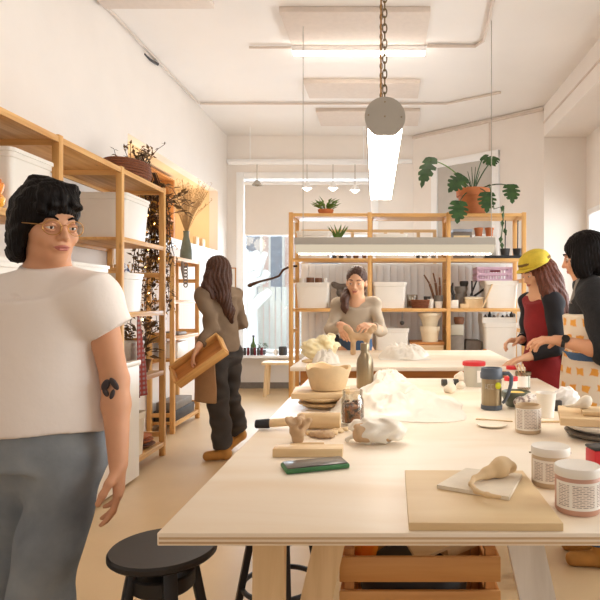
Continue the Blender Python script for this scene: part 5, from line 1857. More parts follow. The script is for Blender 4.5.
# board with tile and scoop
bz = .0145
single('wooden_board', MB().bx(-.137, .137, -.165, .165, 0, bz, .0015), W['board_x'], 'large thin wooden board lying on the near edge of the large table', 'board', (.181, 1.228, TZ + .0005), -.012)
tz = TZ + .0005 + bz + .0005
poly = [on(437, 485, tz + .007), on(509, 497, tz + .007), on(522, 474, tz + .007), on(466, 468, tz + .007)]
cc = sum(poly, Vector()) / 4
single('tile', MB().prism([((p - cc).x, (p - cc).y) for p in poly], .0075), M['clayw'], 'white clay tile lying on the large thin board', 'tile', (cc.x, cc.y, tz))
s = SDF(.0028)
rel = lambda px, py, z: tuple(on(px, py, tz + .008 + z) - Vector((cc.x, cc.y, tz)))
pts = [rel(511, 467, .018), rel(500, 468, .020), rel(487, 473, .013), rel(476, 478, .009)]
s.path(pts, [.013, .019, .011, .0065], .012)
s.ell(rel(503, 462, .030), (.016, .012, .012), k=.012)
s.path([rel(474, 478, .008), rel(471, 484, .006), rel(476, 491, .006), rel(487, 495, .006), rel(500, 497, .006)], [.006, .005, .005, .005, .004], .006)
s.ell(rel(514, 472, .012), (.012, .010, .010), k=.006, op='s')
s.cut((0, 0, .0078), (0, 0, -1))
o = s.build('clay_scoop', M['clay2'])
o.location = (cc.x, cc.y, tz)
tag(o, 'curled tapering clay piece lying on the white tile', 'clay')

# ------------------------------------------------------------------ things on the far table
def far(px, py, h=0.0):
    q = on(px, py, TZ)
    return Vector((q.x, q.y, TZ + .0005 + h))


s = SDF(.007)
s.ell((0, 0, .07), (.125, .10, .075))
rr = random.Random(13)
for i in range(26):
    a, z = rr.uniform(0, TAU), rr.uniform(.05, .16)
    r = .10 * math.sqrt(rr.random()) + .02
    s.ell((r * math.cos(a) * 1.15, r * math.sin(a) * .9, z), (.032, .03, .030), k=.006)
s.disp = lambda p: .006 * np.sin(p[:, 0] * 90 + 2 * np.sin(p[:, 2] * 70)) * np.sin(p[:, 1] * 80) + .004 * np.sin(p[:, 2] * 150 + p[:, 0] * 60)
s.cut((0, 0, 0), (0, 0, -1))
fl = mat('pale_yellow_foam', (252, 244, 212), .8, var=.04, scale=14, col2=(246, 228, 176))
o = s.build('foam_bundle', fl)
o.location = far(319, 359)
tag(o, 'pale yellow frilly bundle on the left of the far table', 'bundle')
crumple('plastic_sheet', 'crumpled white plastic in front of the pale yellow bundle on the far table', 'plastic sheet', 326, 363.5, .18, .12, .10, M['film'], 4.4, 40)
crumple('plastic_sheet', 'heap of white plastic sheet near the middle of the far table', 'plastic sheet', 404, 357, .36, .5, .11, M['film'], 9.4, 56)
s = SDF(.004)
s.ell((0, 0, .012), (.05, .02, .014)).cap((.03, 0, .012), (.06, .005, .018), .010, .006)
s.cut((0, 0, 0), (0, 0, -1))
o = s.build('clay_lump', M['clay2'])
o.location = far(309, 363)
tag(o, 'flat clay scrap at the left front edge of the far table', 'clay')
# clay sculpture on two legs
s = SDF(.006)
q = far(360, 354.8)
for sx in (-1, 1):
    s.cap((sx * .052, 0, .0), (sx * .050, 0, .12), .020, .020, .02)
    s.cap((sx * .05, 0, .14), (sx * .08, 0, .18), .022, .018, .02)
    s.cap((sx * .08, 0, .18), (sx * .105, .01, .20), .018, .024, .02)
s.cap((-.05, 0, .135), (.05, 0, .135), .028, .028, .02)
s.disp = lambda p: .003 * np.sin(p[:, 0] * 90 + p[:, 2] * 70) * np.sin(p[:, 1] * 90)
s.cut((0, 0, 0), (0, 0, -1))
o = s.build('clay_sculpture', M['clay'])
o.location = q
tag(o, 'buff clay sculpture with two legs and two raised horns on the far table', 'sculpture')

# ------------------------------------------------------------------ people
ZUP = Vector((0, 0, 1))


class Head:
    def __init__(s, c, f, sc=1.0, roll=0.0):
        s.c, s.s = Vector(c), sc
        s.f = Vector(f).normalized()
        s.r = s.f.cross(ZUP).normalized()
        s.u = s.r.cross(s.f)
        if roll:
            q = Matrix.Rotation(roll, 3, s.f)
            s.r, s.u = q @ s.r, q @ s.u
        s.fr = np.array(Matrix((s.r, s.f, s.u)).transposed())

    def w(s, x, y, z):
        return s.c + (s.r * x + s.f * y + s.u * z) * s.s

    def e(s, S, c, r, **kw):
        S.ell(s.w(*c), [v * s.s for v in r], s.fr, **{k: (v * s.s if k == 'k' else v) for k, v in kw.items()})

    def cap(s, S, a, b, ra, rb=None, k=.01, **kw):
        S.cap(s.w(*a), s.w(*b), ra * s.s, (ra if rb is None else rb) * s.s, k * s.s, **kw)

    def skull(s, S, neck, smile=0.0):
        s.e(S, (0, -.014, .030), (.072, .090, .082), k=.02)
        s.e(S, (0, .022, -.030), (.058, .064, .078), k=.03)
        s.e(S, (0, .046, -.090), (.027, .026, .023), k=.03)
        for x in (-1, 1):
            s.e(S, (x * .038, .056, -.030), (.022, .022, .020), k=.02)
            s.e(S, (x * .042, .014, -.070), (.016, .028, .020), k=.02)
        s.cap(S, (-.03, .076, .016), (.03, .076, .016), .011, k=.016)
        for x in (-1, 1):
            s.e(S, (x * .031, .094, -.002), (.016, .014, .011), k=.010, op='s')
        s.cap(S, (0, .084, .006), (0, .104, -.030), .0075, .0105, k=.010)
        for x in (-1, 1):
            s.e(S, (x * .0115, .092, -.034), (.0075, .009, .007), k=.007)
        s.e(S, (0, .080, -.058), (.026, .014, .016), k=.012)
        s.cap(S, (-.020, .0885, -.060), (.020, .0885, -.060), .003, k=.005, op='s')
        for x in (-1, 1):
            s.e(S, (x * .074, -.004, -.012), (.010, .019, .030), k=.008)
            s.e(S, (x * .082, .002, -.008), (.006, .010, .017), k=.005, op='s')
        S.cap(s.w(0, -.022, -.05), neck, .046 * s.s, .052 * s.s, .025)

    def features(s, root, o, skin='skin', brow='hair_b', smile=0.0, lips='lips'):
        """eyes with iris and lid, brows, lips"""
        L = lambda x, y, z: s.w(x, y, z) - o
        for x in (-1, 1):
            e = MB().ball(L(x * .031, .0725, -.003), .0125 * s.s, 14).build('eye', M['eyew'], root)
            MB().ball(L(x * .031, .0800, -.0035), .0062 * s.s, 10).build('iris', M['iris'], e)
            MB().tube([L(x * .016, .0825, -.001), L(x * .023, .0855, .0035), L(x * .032, .0860, .0050), L(x * .040, .083, .0035), L(x * .047, .077, -.002)], [.002 * s.s, .0042 * s.s, .0055 * s.s, .0045 * s.s, .002 * s.s], 8).tube([L(x * .018, .080, -.008), L(x * .025, .0835, -.0115), L(x * .033, .084, -.0122), L(x * .041, .080, -.010), L(x * .046, .076, -.005)], [.0015 * s.s, .0035 * s.s, .004 * s.s, .0035 * s.s, .0015 * s.s], 8).build('eyelid', M[skin], e)
            MB().tube([L(x * .014, .089, .020), L(x * .026, .0895, .0265), L(x * .040, .084, .026), L(x * .050, .073, .019)], [.0025 * s.s, .004 * s.s, .0035 * s.s, .0015 * s.s], 6).build('eyebrow', M[brow], root)
        b = MB()
        sm = .012 * smile
        b.tube([L(-.025, .082, -.060 + sm), L(-.012, .0905, -.0575), L(-.003, .0922, -.0565), L(.003, .0922, -.0565), L(.012, .0905, -.0575), L(.025, .082, -.060 + sm)], [.001 * s.s, .0033 * s.s, .0036 * s.s, .0036 * s.s, .0033 * s.s, .001 * s.s], 8)
        b.tube([L(-.023, .082, -.061 + sm), L(-.010, .0895, -.0650), L(.010, .0895, -.0650), L(.023, .082, -.061 + sm)], [.001 * s.s, .005 * s.s, .005 * s.s, .001 * s.s], 8)
        b.build('lips', M[lips], root)


def hand(S, wr, d, pn, th, curl=(.25, .25, .25, .3), sc=1.0, thumb=.5):
    wr, d, pn, th = Vector(wr), Vector(d).normalized(), Vector(pn), Vector(th)
    pn = (pn - d * pn.dot(d)).normalized()
    th = (th - d * th.dot(d) - pn * th.dot(pn)).normalized()
    k = .007 * sc
    offs = (.026, .009, -.008, -.024)
    ml = (.084, .088, .083, .074)
    ph = ((.040, .024, .019), (.044, .027, .020), (.041, .025, .019), (.032, .020, .017))
    for i in range(4):
        a = wr + th * offs[i] * .45 * sc + d * .01 * sc
        kn = wr + th * offs[i] * sc + d * ml[i] * sc
        S.cap(a, kn, .0155 * sc, .0108 * sc, .012 * sc)
        ang, p = 0.0, kn
        r = .0092 * sc
        for j, ln in enumerate(ph[i]):
            ang += curl[i] * (1.0, 1.15, .8)[j]
            q = p + (d * math.cos(ang) + pn * math.sin(ang) + th * .06 * (1.5 - i) * (j == 0)) * ln * sc
            S.cap(p, q, r, r * .92, k * .7)
            p, r = q, r * .92
    a = wr + th * .018 * sc + d * .018 * sc
    b = a + (th * .62 + d * .62 + pn * .35).normalized() * .042 * sc
    c = b + (th * (.45 - thumb * .3) + d * .85 + pn * (.25 + thumb * .4)).normalized() * .032 * sc
    e = c + (th * (.25 - thumb * .4) + d * .85 + pn * (.2 + thumb * .5)).normalized() * .026 * sc
    S.cap(a, b, .016 * sc, .0125 * sc, .012 * sc)
    S.cap(b, c, .0115 * sc, .0105 * sc, k)
    S.cap(c, e, .0105 * sc, .009 * sc, k)


def limbs(S, J, arms='lr', legs='lr', thick=1.0):
    for q in arms:
        sh, el, wr = [Vector(J[n + q]) for n in ('sh_', 'el_', 'wr_')]
        S.cap(sh, el, .047 * thick, .037 * thick, .02)
        m = el.lerp(wr, .3)
        S.cap(el, m, .037 * thick, .038 * thick, .015)
        S.cap(m, wr, .038 * thick, .0255 * thick, .015)
    for q in legs:
        hp, kn, an, to = [Vector(J[n + q]) for n in ('hip_', 'kn_', 'an_', 'toe_')]
        S.cap(hp, kn, .082, .054, .03)
        c = kn.lerp(an, .32) + (kn - hp).normalized() * 0
        S.cap(kn, c, .052, .054, .02)
        S.cap(c, an, .054, .034, .02)
        fd = (to - an)
        fd.z = 0
        S.cap((an.x, an.y, max(an.z - .045, .035)), to, .036, .026, .02)


def trunk(S, J, bf, w=1.0):
    bf = Vector(bf).normalized()
    nk, ch, pv = Vector(J['neck']), Vector(J['chest']), Vector(J['pelvis'])
    wa = ch.lerp(pv, .55)
    S.cap(ch - ZUP * .03, wa, .128 * w, .112 * w, .04, sq=bf, fac=1.4)
    S.cap(wa, pv, .115 * w, .15 * w, .04, sq=bf, fac=1.35)
    S.cap(J['sh_l'], J['sh_r'], .048, .048, .03)
    for q in 'lr':
        S.cap(nk - ZUP * .042, Vector(J['sh_' + q]), .040, .044, .03)
    S.cap(nk, ch, .06, .08, .03)


def person(name_label, base):
    return thing('person', name_label, 'person', base)


def folds(a, fx, fz, seed=0.0):
    return lambda p: a * np.sin(p[:, 0] * fx + p[:, 1] * fx * .8 + 2.2 * np.sin(p[:, 2] * fz + seed) + seed) + a * .7 * np.sin(p[:, 2] * fz * 2.1 + p[:, 0] * fx * .6 - p[:, 1] * fx * .5 + seed)


def strands(H, a=.0035, n=34):
    """comb-like ridges running down from the crown"""
    def f(p):
        q = (p - np.array(H.c)) @ H.fr / H.s
        th = np.arctan2(q[:, 0], q[:, 1] + .015)
        return a * np.sin(th * n + 3 * np.sin(q[:, 2] * 22)) + a * .6 * np.sin(th * n * 2.3 + q[:, 2] * 40)
    return f


def pants(S, J, bf, rh, rt, rk, ra, waist, hem=.03):
    bf = Vector(bf).normalized()
    pv = Vector(J['pelvis'])
    S.cone((pv.x, pv.y, pv.z - .09), (pv.x, pv.y, waist), rh, rh * .88, .03, sq=bf, fac=1.3)
    for q in 'lr':
        hp, kn, an = [Vector(J[n + q]) for n in ('hip_', 'kn_', 'an_')]
        S.cap(hp - ZUP * .02, kn, rt, rk, .025)
        S.cap(hp - ZUP * .03, Vector((pv.x, pv.y, hp.z - .07)), rt * .95, rt * .85, .03)
        S.cone(kn, an + (kn - an).normalized() * hem, rk, ra, .02)


def shoes(J, q, m, root, o, r=.042, collar=.05):
    an, to = Vector(J['an_' + q]), Vector(J['toe_' + q])
    S = SDF(.006)
    d = Vector((to.x - an.x, to.y - an.y, 0)).normalized()
    lo = max(0, min(an.z - .08, 9))
    heel = Vector((an.x, an.y, max(an.z - .05, r))) - d * .02
    S.cap(heel, to, r, r * .85, .02)
    S.cap(heel + ZUP * .0, Vector(an) + ZUP * .01, r, r * .95, .02)
    S.cut((0, 0, min(heel.z, to.z) - r + .012), (0, 0, -1))
    S.build('shoe', M[m], root, 1, o)


# --- the woman in the white T-shirt, walking by at the left
o1 = Vector((-.985, 1.72, 0))
J = dict(neck=(-.972, 1.73, 1.40), chest=(-.985, 1.73, 1.26), pelvis=(-.985, 1.73, .93),
         sh_l=(-.818, 1.70, 1.318), el_l=(-.778, 1.73, 1.08), wr_l=(-.742, 1.67, .855),
         sh_r=(-1.155, 1.77, 1.318), el_r=(-1.22, 1.82, 1.07), wr_r=(-1.20, 1.74, .86),
         hip_l=(-.905, 1.72, .88), kn_l=(-.935, 1.62, .49), an_l=(-.945, 1.70, .09), toe_l=(-.92, 1.55, .03),
         hip_r=(-1.07, 1.74, .88), kn_r=(-1.095, 1.78, .48), an_r=(-1.11, 1.93, .10), toe_r=(-1.09, 1.79, .03))
bf = Vector((.18, -.98, 0))
p = person('woman in a white T-shirt and faded jeans walking past at the far left', o1)
H = Head((-.955, 1.70, 1.520), (.82, -.57, -.10), .95, .03)
S = SDF(.005)
H.skull(S, J['neck'])
trunk(S, J, bf, .95)
limbs(S, J)
hand(S, J['wr_l'], (.06, -.08, -1), (-.95, -.2, 0), (-.2, -.95, 0), (.28, .32, .36, .42), .98, .5)
hand(S, J['wr_r'], (0, -.08, -1), (.95, -.2, 0), (.2, -.95, 0), (.28, .3, .34, .4), .98, .5)
S.build('body', M['skin'], p, 1, o1)
H.features(p, o1, 'skin', 'hair_b')
S = SDF(.005)
H.e(S, (0, -.022, .036), (.090, .106, .100))
H.e(S, (0, -.065, -.035), (.088, .062, .085), k=.03)
for x in (1,):
    H.e(S, (x * .078, -.016, -.035), (.022, .036, .070), k=.02)
    H.e(S, (x * .064, -.055, -.092), (.026, .036, .026), k=.02)
H.e(S, (-.025, .10, -.055), (.092, .10, .098), k=.012, op='s')
H.e(S, (-.09, .03, -.06), (.05, .05, .085), k=.012, op='s')
for x, z, y in ((-.055, .062, .066), (-.03, .066, .080), (.0, .068, .086), (.03, .060, .086), (.058, .045, .076)):
    H.cap(S, (x * .6, .055, .105), (x, y, z), .022, .012, .01)
H.cap(S, (.02, -.03, .13), (-.06, .02, .11), .02, .02, .02)
_s1 = strands(H, .0016, 44)
S.disp = lambda q: _s1(q) + .0045 * np.sin(q[:, 0] * 75 + 2 * np.sin(q[:, 2] * 48)) * np.sin(q[:, 1] * 66 + q[:, 2] * 82)
S.build('hair', M['hair_b'], p, 1, o1)
g = MB()
for x in (-1, 1):
    g.tube([H.w(x * .034 + .0245 * math.cos(a), .098 - .008 * abs(math.cos(a)) * (math.cos(a) * x > 0), -.004 + .021 * math.sin(a)) - o1 for a in [TAU * i / 24 for i in range(25)]], .0013, 6, False)
    g.tube([H.w(x * .058, .091, .002) - o1, H.w(x * .078, .045, .004) - o1, H.w(x * .084, .0, .004) - o1], .0013, 6)
g.tube([H.w(-.0105, .099, .001) - o1, H.w(0, .102, .005) - o1, H.w(.0105, .099, .001) - o1], .0013, 6)
g.build('eyeglasses', M['gold'], p)
S = SDF(.006)
S.cone((-.985, 1.73, .942), (-.985, 1.73, 1.31), .185, .165, .04, sq=bf, fac=1.42)
S.cap(J['sh_r'], J['sh_l'], .058, .058, .05)
for q in 'lr':
    S.cap(Vector(J['neck']) - ZUP * .044, J['sh_' + q], .054, .059, .04)
S.cone(Vector(J['sh_l']) + Vector((-.03, 0, .02)), (-.777, 1.712, 1.225), .064, .060, .03)
S.cone(Vector(J['sh_r']) + Vector((.03, 0, .02)), (-1.205, 1.79, 1.225), .064, .060, .03)
S.cone((-.975, 1.735, 1.33), (-.967, 1.727, 1.398), .092, .072, .02)
S.ell((-.962, 1.712, 1.414), (.066, .066, .026), k=.006, op='s')
S.disp = folds(.0055, 13, 8, .4)
S.build('t_shirt', M['tee'], p, 1, o1)
S = SDF(.007)
pants(S, J, bf, .172, .098, .080, .085, .965)
S.disp = folds(.004, 18, 16, 1.2)
S.build('jeans', M['jeans'], p, 1, o1)
for q in 'lr':
    shoes(J, q, 'white', p, o1)
t = MB()
tc = Vector((-.764, 1.6755, 1.062)) - o1
for sx, sz, a, rx, rz in ((-1, .55, .5, .014, .021), (1, .75, -.6, .011, .024), (-1, -.6, -.5, .009, .016), (.6, -.9, .3, .008, .018)):
    t.ball(tc + Vector((sx * .012 - .006, .004 * abs(sx), sz * .018)), (rx * .8, .006, rz * .85), 14, Matrix.Rotation(a, 3, 'Y'))
t.build('tattoo', M['ink'], p)['label'] = 'dark winged tattoo on the forearm'

# --- the woman in olive brown with the tray, standing at the left
o2 = Vector((-1.36, 5.0, 0))
J = dict(neck=(-1.385, 4.985, 1.43), chest=(-1.378, 5.0, 1.28), pelvis=(-1.355, 5.02, .93),
         sh_l=(-1.475, 4.86, 1.35), el_l=(-1.385, 4.83, 1.10), wr_l=(-1.462, 4.70, .945),
         sh_r=(-1.285, 5.12, 1.35), el_r=(-1.235, 5.17, 1.11), wr_r=(-1.43, 5.17, 1.0),
         hip_l=(-1.40, 4.95, .88), kn_l=(-1.365, 4.90, .49), an_l=(-1.325, 4.92, .10), toe_l=(-1.45, 4.90, .035),
         hip_r=(-1.31, 5.09, .88), kn_r=(-1.33, 5.10, .50), an_r=(-1.285, 5.28, .17), toe_r=(-1.36, 5.23, .035))
bf = Vector((-.8, .6, 0))
p = person('woman with long brown hair in an olive shirt and tan apron carrying a wooden tray', o2)
H = Head((-1.392, 4.965, 1.548), (-.74, .60, -.16), 1.0)
S = SDF(.0065)
H.skull(S, J['neck'])
trunk(S, J, bf, .95)
limbs(S, J)
hand(S, J['wr_l'], (-.35, -.12, -.75), (.5, .2, -.45), (-.7, .1, .3), (.3, .3, .3, .35), 1.05, .4)
hand(S, J['wr_r'], (-.8, -.1, -.4), (0, -1, 0), (0, 0, 1), (.3, .3, .3, .35), 1.05, .4)
S.build('body', M['skin2'], p, 1, o2)
H.features(p, o2, 'skin2', 'hair_br')
S = SDF(.0065)
H.e(S, (0, -.02, .034), (.088, .104, .096))
H.e(S, (0, -.06, -.04), (.086, .064, .09), k=.03)
for x in (-1, 1):
    H.e(S, (x * .076, .0, -.05), (.026, .045, .09), k=.02)
H.e(S, (0, .11, -.035), (.062, .09, .085), k=.012, op='s')
S.path([(-1.35, 4.92, 1.56), (-1.335, 4.90, 1.46), (-1.325, 4.905, 1.34), (-1.285, 4.93, 1.22), (-1.265, 4.945, 1.13)], [.08, .075, .058, .045, .018], .03)
S.path([(-1.42, 4.87, 1.50), (-1.43, 4.85, 1.42), (-1.40, 4.85, 1.34)], [.05, .045, .03], .03)
S.disp = strands(H, .004, 22)
S.build('hair', M['hair_br'], p, 1, o2)
S = SDF(.007)
S.cone((-1.36, 5.01, .88), (-1.378, 5.0, 1.33), .155, .145, .04, sq=bf, fac=1.25)
S.cap(J['sh_r'], J['sh_l'], .058, .058, .05)
for q in 'lr':
    S.cap(Vector(J['neck']) - ZUP * .015, J['sh_' + q], .058, .060, .04)
    S.cap(J['sh_' + q], J['el_' + q], .062, .052, .03)
    e_, w_ = Vector(J['el_' + q]), Vector(J['wr_' + q])
    S.cone(e_.lerp(w_, -.05), e_.lerp(w_, .86), .050, .041, .03)
S.disp = folds(.005, 26, 22, 2)
S.build('shirt', M['olive'], p, 1, o2)
S = SDF(.007)
pants(S, J, bf, .150, .10, .088, .080, .97, .0)
S.disp = folds(.006, 22, 24, 4)
S.build('trousers', M['charc'], p, 1, o2)
S = SDF(.007)
S.cone((-1.385, 4.99, .48), (-1.385, 5.0, 1.0), .205, .195, .03, sq=bf, fac=1.15)
S.cut(Vector((-1.395, 4.95, 0)), (1, .28, 0))
S.disp = folds(.004, 14, 6, 5)
S.build('apron', M['tan'], p, 1, o2)
for q in 'lr':
    shoes(J, q, 'suede', p, o2, .045)
# wooden tray
o = thing('wooden_tray', 'shallow wooden tray held by the woman in the olive shirt', 'tray', (-1.445, 4.69, .83))
o.rotation_euler = (.85, -.62, .05)
MB().bx(-.215, .215, -.085, .085, -.012, 0).build('base', W['honey_x'], o)['label'] = 'dark inner base'
MB().bx(-.225, .225, -.101, -.086, -.02, .06, .002).build('side_panel', W['pine_x'], o)
MB().bx(-.225, .225, .086, .101, -.02, .06, .002).build('side_panel', W['pine_x'], o)
MB().bx(-.231, -.216, -.085, .085, -.02, .06, .002).build('end_panel', W['pine_y'], o)
MB().bx(.216, .231, -.085, .085, -.02, .06, .002).build('end_panel', W['pine_y'], o)

# --- the woman in the yellow hat
o3 = Vector((1.05, 3.88, 0))
J = dict(neck=(.992, 3.87, 1.385), chest=(1.025, 3.88, 1.22), pelvis=(1.075, 3.90, .86),
         sh_l=(1.05, 3.73, 1.30), el_l=(1.055, 3.70, 1.02), wr_l=(.885, 3.725, .955),
         sh_r=(.965, 4.03, 1.30), el_r=(.965, 4.09, 1.06), wr_r=(.895, 3.96, 1.045),
         hip_l=(1.09, 3.82, .83), kn_l=(1.06, 3.82, .46), an_l=(1.10, 3.83, .09), toe_l=(.96, 3.80, .03),
         hip_r=(1.06, 3.98, .83), kn_r=(1.03, 3.99, .46), an_r=(1.08, 4.0, .09), toe_r=(.95, 3.97, .03))
bf = Vector((-.95, -.28, 0))
p = person('woman in a yellow striped hat and dark red dress beside the far table', o3)
H = Head((.965, 3.85, 1.495), (-.84, -.30, -.42), .97)
S = SDF(.0065)
H.skull(S, J['neck'])
trunk(S, J, bf, .95)
limbs(S, J)
hand(S, J['wr_l'], (-1, -.05, -.22), (0, 0, -1), (.1, .9, 0), (.22, .2, .22, .25), 1.0, .3)
hand(S, J['wr_r'], (-.9, -.3, .0), (0, -.3, -1), (-.2, -.9, .1), (.5, .6, .65, .7), 1.0, .6)
S.build('body', M['skin2'], p, 1, o3)
H.features(p, o3, 'skin2', 'hair_au')
S = SDF(.0065)
H.e(S, (0, -.02, .02), (.086, .102, .09))
H.e(S, (0, .11, -.045), (.066, .09, .095), k=.012, op='s')
for x in (-1, 1):
    H.cap(S, (x * .075, -.01, .0), (x * .080, -.005, -.13), .03, .028, .02)
S.path([(1.03, 3.84, 1.50), (1.055, 3.82, 1.42), (1.09, 3.80, 1.32), (1.125, 3.80, 1.22), (1.14, 3.80, 1.17)], [.075, .075, .062, .048, .02], .03)
S.path([(.99, 3.78, 1.46), (1.02, 3.745, 1.36), (1.04, 3.72, 1.24)], [.045, .045, .02], .03)
S.disp = strands(H, .004, 24)
S.build('hair', M['hair_au'], p, 1, o3)
S = SDF(.006)
H.e(S, (0, -.018, .060), (.098, .112, .082))
H.cap(S, (-.075, .0, .055), (.075, .0, .055), .05, .05, .03)
S.cut(H.w(0, 0, .040), -H.u + H.f * .10)
S.disp = lambda q: .0015 * np.sin(((q - np.array(H.c)) @ H.fr)[:, 2] * 700)
hat = S.build('hat', M['hat'], p, 1, o3)
S = SDF(.006)
H.e(S, (0, -.018, .055), (.101, .116, .080))
S.cut(H.w(0, 0, .080), H.u - H.f * .10)
S.cut(H.w(0, 0, .058), -H.u + H.f * .10)
S.build('hat_stripe', M['hatband'], hat, 1, o3)['label'] = 'brown stripe'
S = SDF(.006)
H.e(S, (0, .0, .040), (.104, .128, .013))
S.build('hat_brim', M['hat'], hat, 1, o3)
S = SDF(.007)
S.cone((1.075, 3.90, .48), (1.04, 3.89, 1.02), .20, .150, .04, sq=bf, fac=1.15)
S.cone((1.045, 3.89, .98), (1.02, 3.88, 1.30), .150, .140, .04, sq=bf, fac=1.25)
S.cap(J['sh_r'], J['sh_l'], .052, .052, .05)
S.disp = folds(.006, 20, 14, 6)
S.build('dress', M['reddress'], p, 1, o3)
S = SDF(.007)
S.cone((1.06, 3.89, .84), (1.03, 3.88, 1.30), .172, .160, .04, sq=bf, fac=1.2)
S.cut(Vector((1.04, 3.885, 0)) - bf * .015 + Vector((0, 0, 0)), bf)
for q in 'lr':
    S.cap(Vector(J['neck']) - ZUP * .05 - bf * .03, J['sh_' + q], .052, .060, .03)
    S.cap(J['sh_' + q], J['el_' + q], .060, .050, .03)
    e_, w_ = Vector(J['el_' + q]), Vector(J['wr_' + q])
    S.cone(e_, e_.lerp(w_, .86), .050, .038, .03)
S.disp = folds(.005, 26, 20, 7)
S.build('cardigan', M['blackcloth'], p, 1, o3)
for q in 'lr':
    shoes(J, q, 'dark', p, o3)

# --- the woman in black with the printed apron
o4 = Vector((1.05, 3.0, 0))
J = dict(neck=(1.012, 3.0, 1.41), chest=(1.04, 3.0, 1.26), pelvis=(1.065, 3.02, .92),
         sh_l=(.995, 2.85, 1.335), el_l=(1.025, 2.79, 1.07), wr_l=(.838, 2.87, 1.115),
         sh_r=(1.10, 3.16, 1.335), el_r=(1.04, 3.23, 1.07), wr_r=(.875, 3.08, 1.105),
         hip_l=(1.055, 2.94, .88), kn_l=(1.03, 2.93, .48), an_l=(1.06, 2.95, .09), toe_l=(.93, 2.97, .03),
         hip_r=(1.085, 3.10, .88), kn_r=(1.06, 3.12, .48), an_r=(1.10, 3.13, .09), toe_r=(.96, 3.15, .03))
bf = Vector((-.94, .34, 0))
p = person('woman with black bobbed hair in a black sweater and orange printed apron at the right', o4)
H = Head((.992, 3.0, 1.530), (-.86, .36, -.20), 1.0)
S = SDF(.0055)
H.skull(S, J['neck'])
trunk(S, J, bf, .95)
limbs(S, J)
hand(S, J['wr_l'], (-.97, .12, .04), (.05, .3, -1), (-.1, .9, .4), (.35, .4, .45, .5), .98, .6)
hand(S, J['wr_r'], (-.85, -.4, .02), (.05, -.2, -1), (-.1, -.9, .3), (.35, .4, .45, .5), .98, .6)
S.build('body', M['skin'], p, 1, o4)
H.features(p, o4, 'skin', 'hair_b')
S = SDF(.005)
H.e(S, (0, -.022, .030), (.094, .108, .096))
H.e(S, (0, -.055, -.055), (.094, .074, .075), k=.03)
for x in (-1, 1):
    H.e(S, (x * .082, .012, -.045), (.024, .050, .080), k=.02)
H.e(S, (0, .115, -.045), (.064, .075, .100), k=.010, op='s')
H.e(S, (0, .02, -.135), (.055, .06, .045), k=.012, op='s')
S.cut(H.w(0, 0, -.118), -ZUP)
S.disp = strands(H, .0025, 40)
S.build('hair', M['hair_b'], p, 1, o4)
S = SDF(.006)
S.cone((1.06, 3.01, 1.0), (1.04, 3.0, 1.32), .150, .150, .04, sq=bf, fac=1.25)
S.cap(J['sh_r'], J['sh_l'], .062, .062, .05)
for q in 'lr':
    S.cap(Vector(J['neck']) - ZUP * .02, J['sh_' + q], .058, .066, .04)
    e_, w_ = Vector(J['el_' + q]), Vector(J['wr_' + q])
    S.cap(J['sh_' + q], e_, .070, .062, .03)
    S.cone(e_.lerp(w_, -.12), e_.lerp(w_, .22), .060, .050, .03)
S.disp = folds(.004, 24, 20, 8)
S.build('sweater', M['sweater'], p, 1, o4)
S = SDF(.006)
S.cone((1.06, 3.015, .56), (1.055, 3.012, 1.05), .215, .168, .03, sq=bf, fac=1.08)
S.cone((1.055, 3.012, 1.0), (1.03, 3.0, 1.25), .166, .160, .02, sq=bf, fac=1.18)
S.cut(Vector((1.06, 3.01, 0)) - bf * .02, -bf + Vector((.15, .35, 0)))
S.disp = folds(.003, 14, 8, 9)
S.build('apron', M['apron'], p, 1, o4)
S = SDF(.005)
S.cone((1.057, 3.013, 1.015), (1.057, 3.013, 1.055), .174, .174, .005, sq=bf, fac=1.12)
S.build('apron_tie', M['jeansb'], p, 1, o4)
b = MB()
for q in 'lr':
    sh = Vector(J['sh_' + q]).lerp(Vector(J['neck']), .62)
    b.tube([sh + bf * .085 - ZUP * .09 - o4, sh + bf * .055 + ZUP * .02 - o4, sh + ZUP * .052 - o4, sh - bf * .06 + ZUP * .03 - o4, sh - bf * .09 - ZUP * .05 - o4], .013, 8)
b.build('apron_strap', M['greyc'], p)
S = SDF(.007)
pants(S, J, bf, .150, .095, .075, .070, .97)
S.disp = folds(.004, 20, 20, 10)
S.build('jeans', M['jeansb'], p, 1, o4)
for q, m_ in (('l', 'suede'), ('r', 'suede')):
    shoes(J, q, m_, p, o4)
e_, w_ = Vector(J['el_l']), Vector(J['wr_l'])
d_ = (w_ - e_).normalized()
wt = MB()
wt.cyl(w_ - d_ * .028 - o4, w_ - d_ * .010 - o4, .031, n=24)
wt_o = wt.build('watch', M['blackp'], p)
fc = w_ - d_ * .019 + Vector((-.02, -.85, .52)).normalized() * .027 - o4
MB().cyl(fc, fc + Vector((-.02, -.85, .52)).normalized() * .009, .019, n=20).build('watch_face', M['black'], wt_o)

# --- the woman at the far table
o5 = Vector((-.245, 5.08, 0))
J = dict(neck=(-.245, 5.07, 1.345), chest=(-.245, 5.08, 1.20), pelvis=(-.245, 5.10, .88),
         sh_l=(-.092, 5.08, 1.272), el_l=(-.035, 4.98, 1.05), wr_l=(-.098, 4.76, 1.10),
         sh_r=(-.398, 5.08, 1.272), el_r=(-.455, 4.98, 1.05), wr_r=(-.350, 4.76, 1.115),
         hip_l=(-.16, 5.10, .84), kn_l=(-.15, 5.08, .46), an_l=(-.15, 5.12, .09), toe_l=(-.14, 4.98, .03),
         hip_r=(-.33, 5.10, .84), kn_r=(-.34, 5.08, .46), an_r=(-.34, 5.12, .09), toe_r=(-.35, 4.98, .03))
bf = Vector((0, -1, 0))
p = person('woman in a grey-beige top smiling behind the far table as she works clay', o5)
H = Head((-.240, 5.05, 1.462), (-.10, -.96, -.16), 1.10, -.04)
S = SDF(.0055)
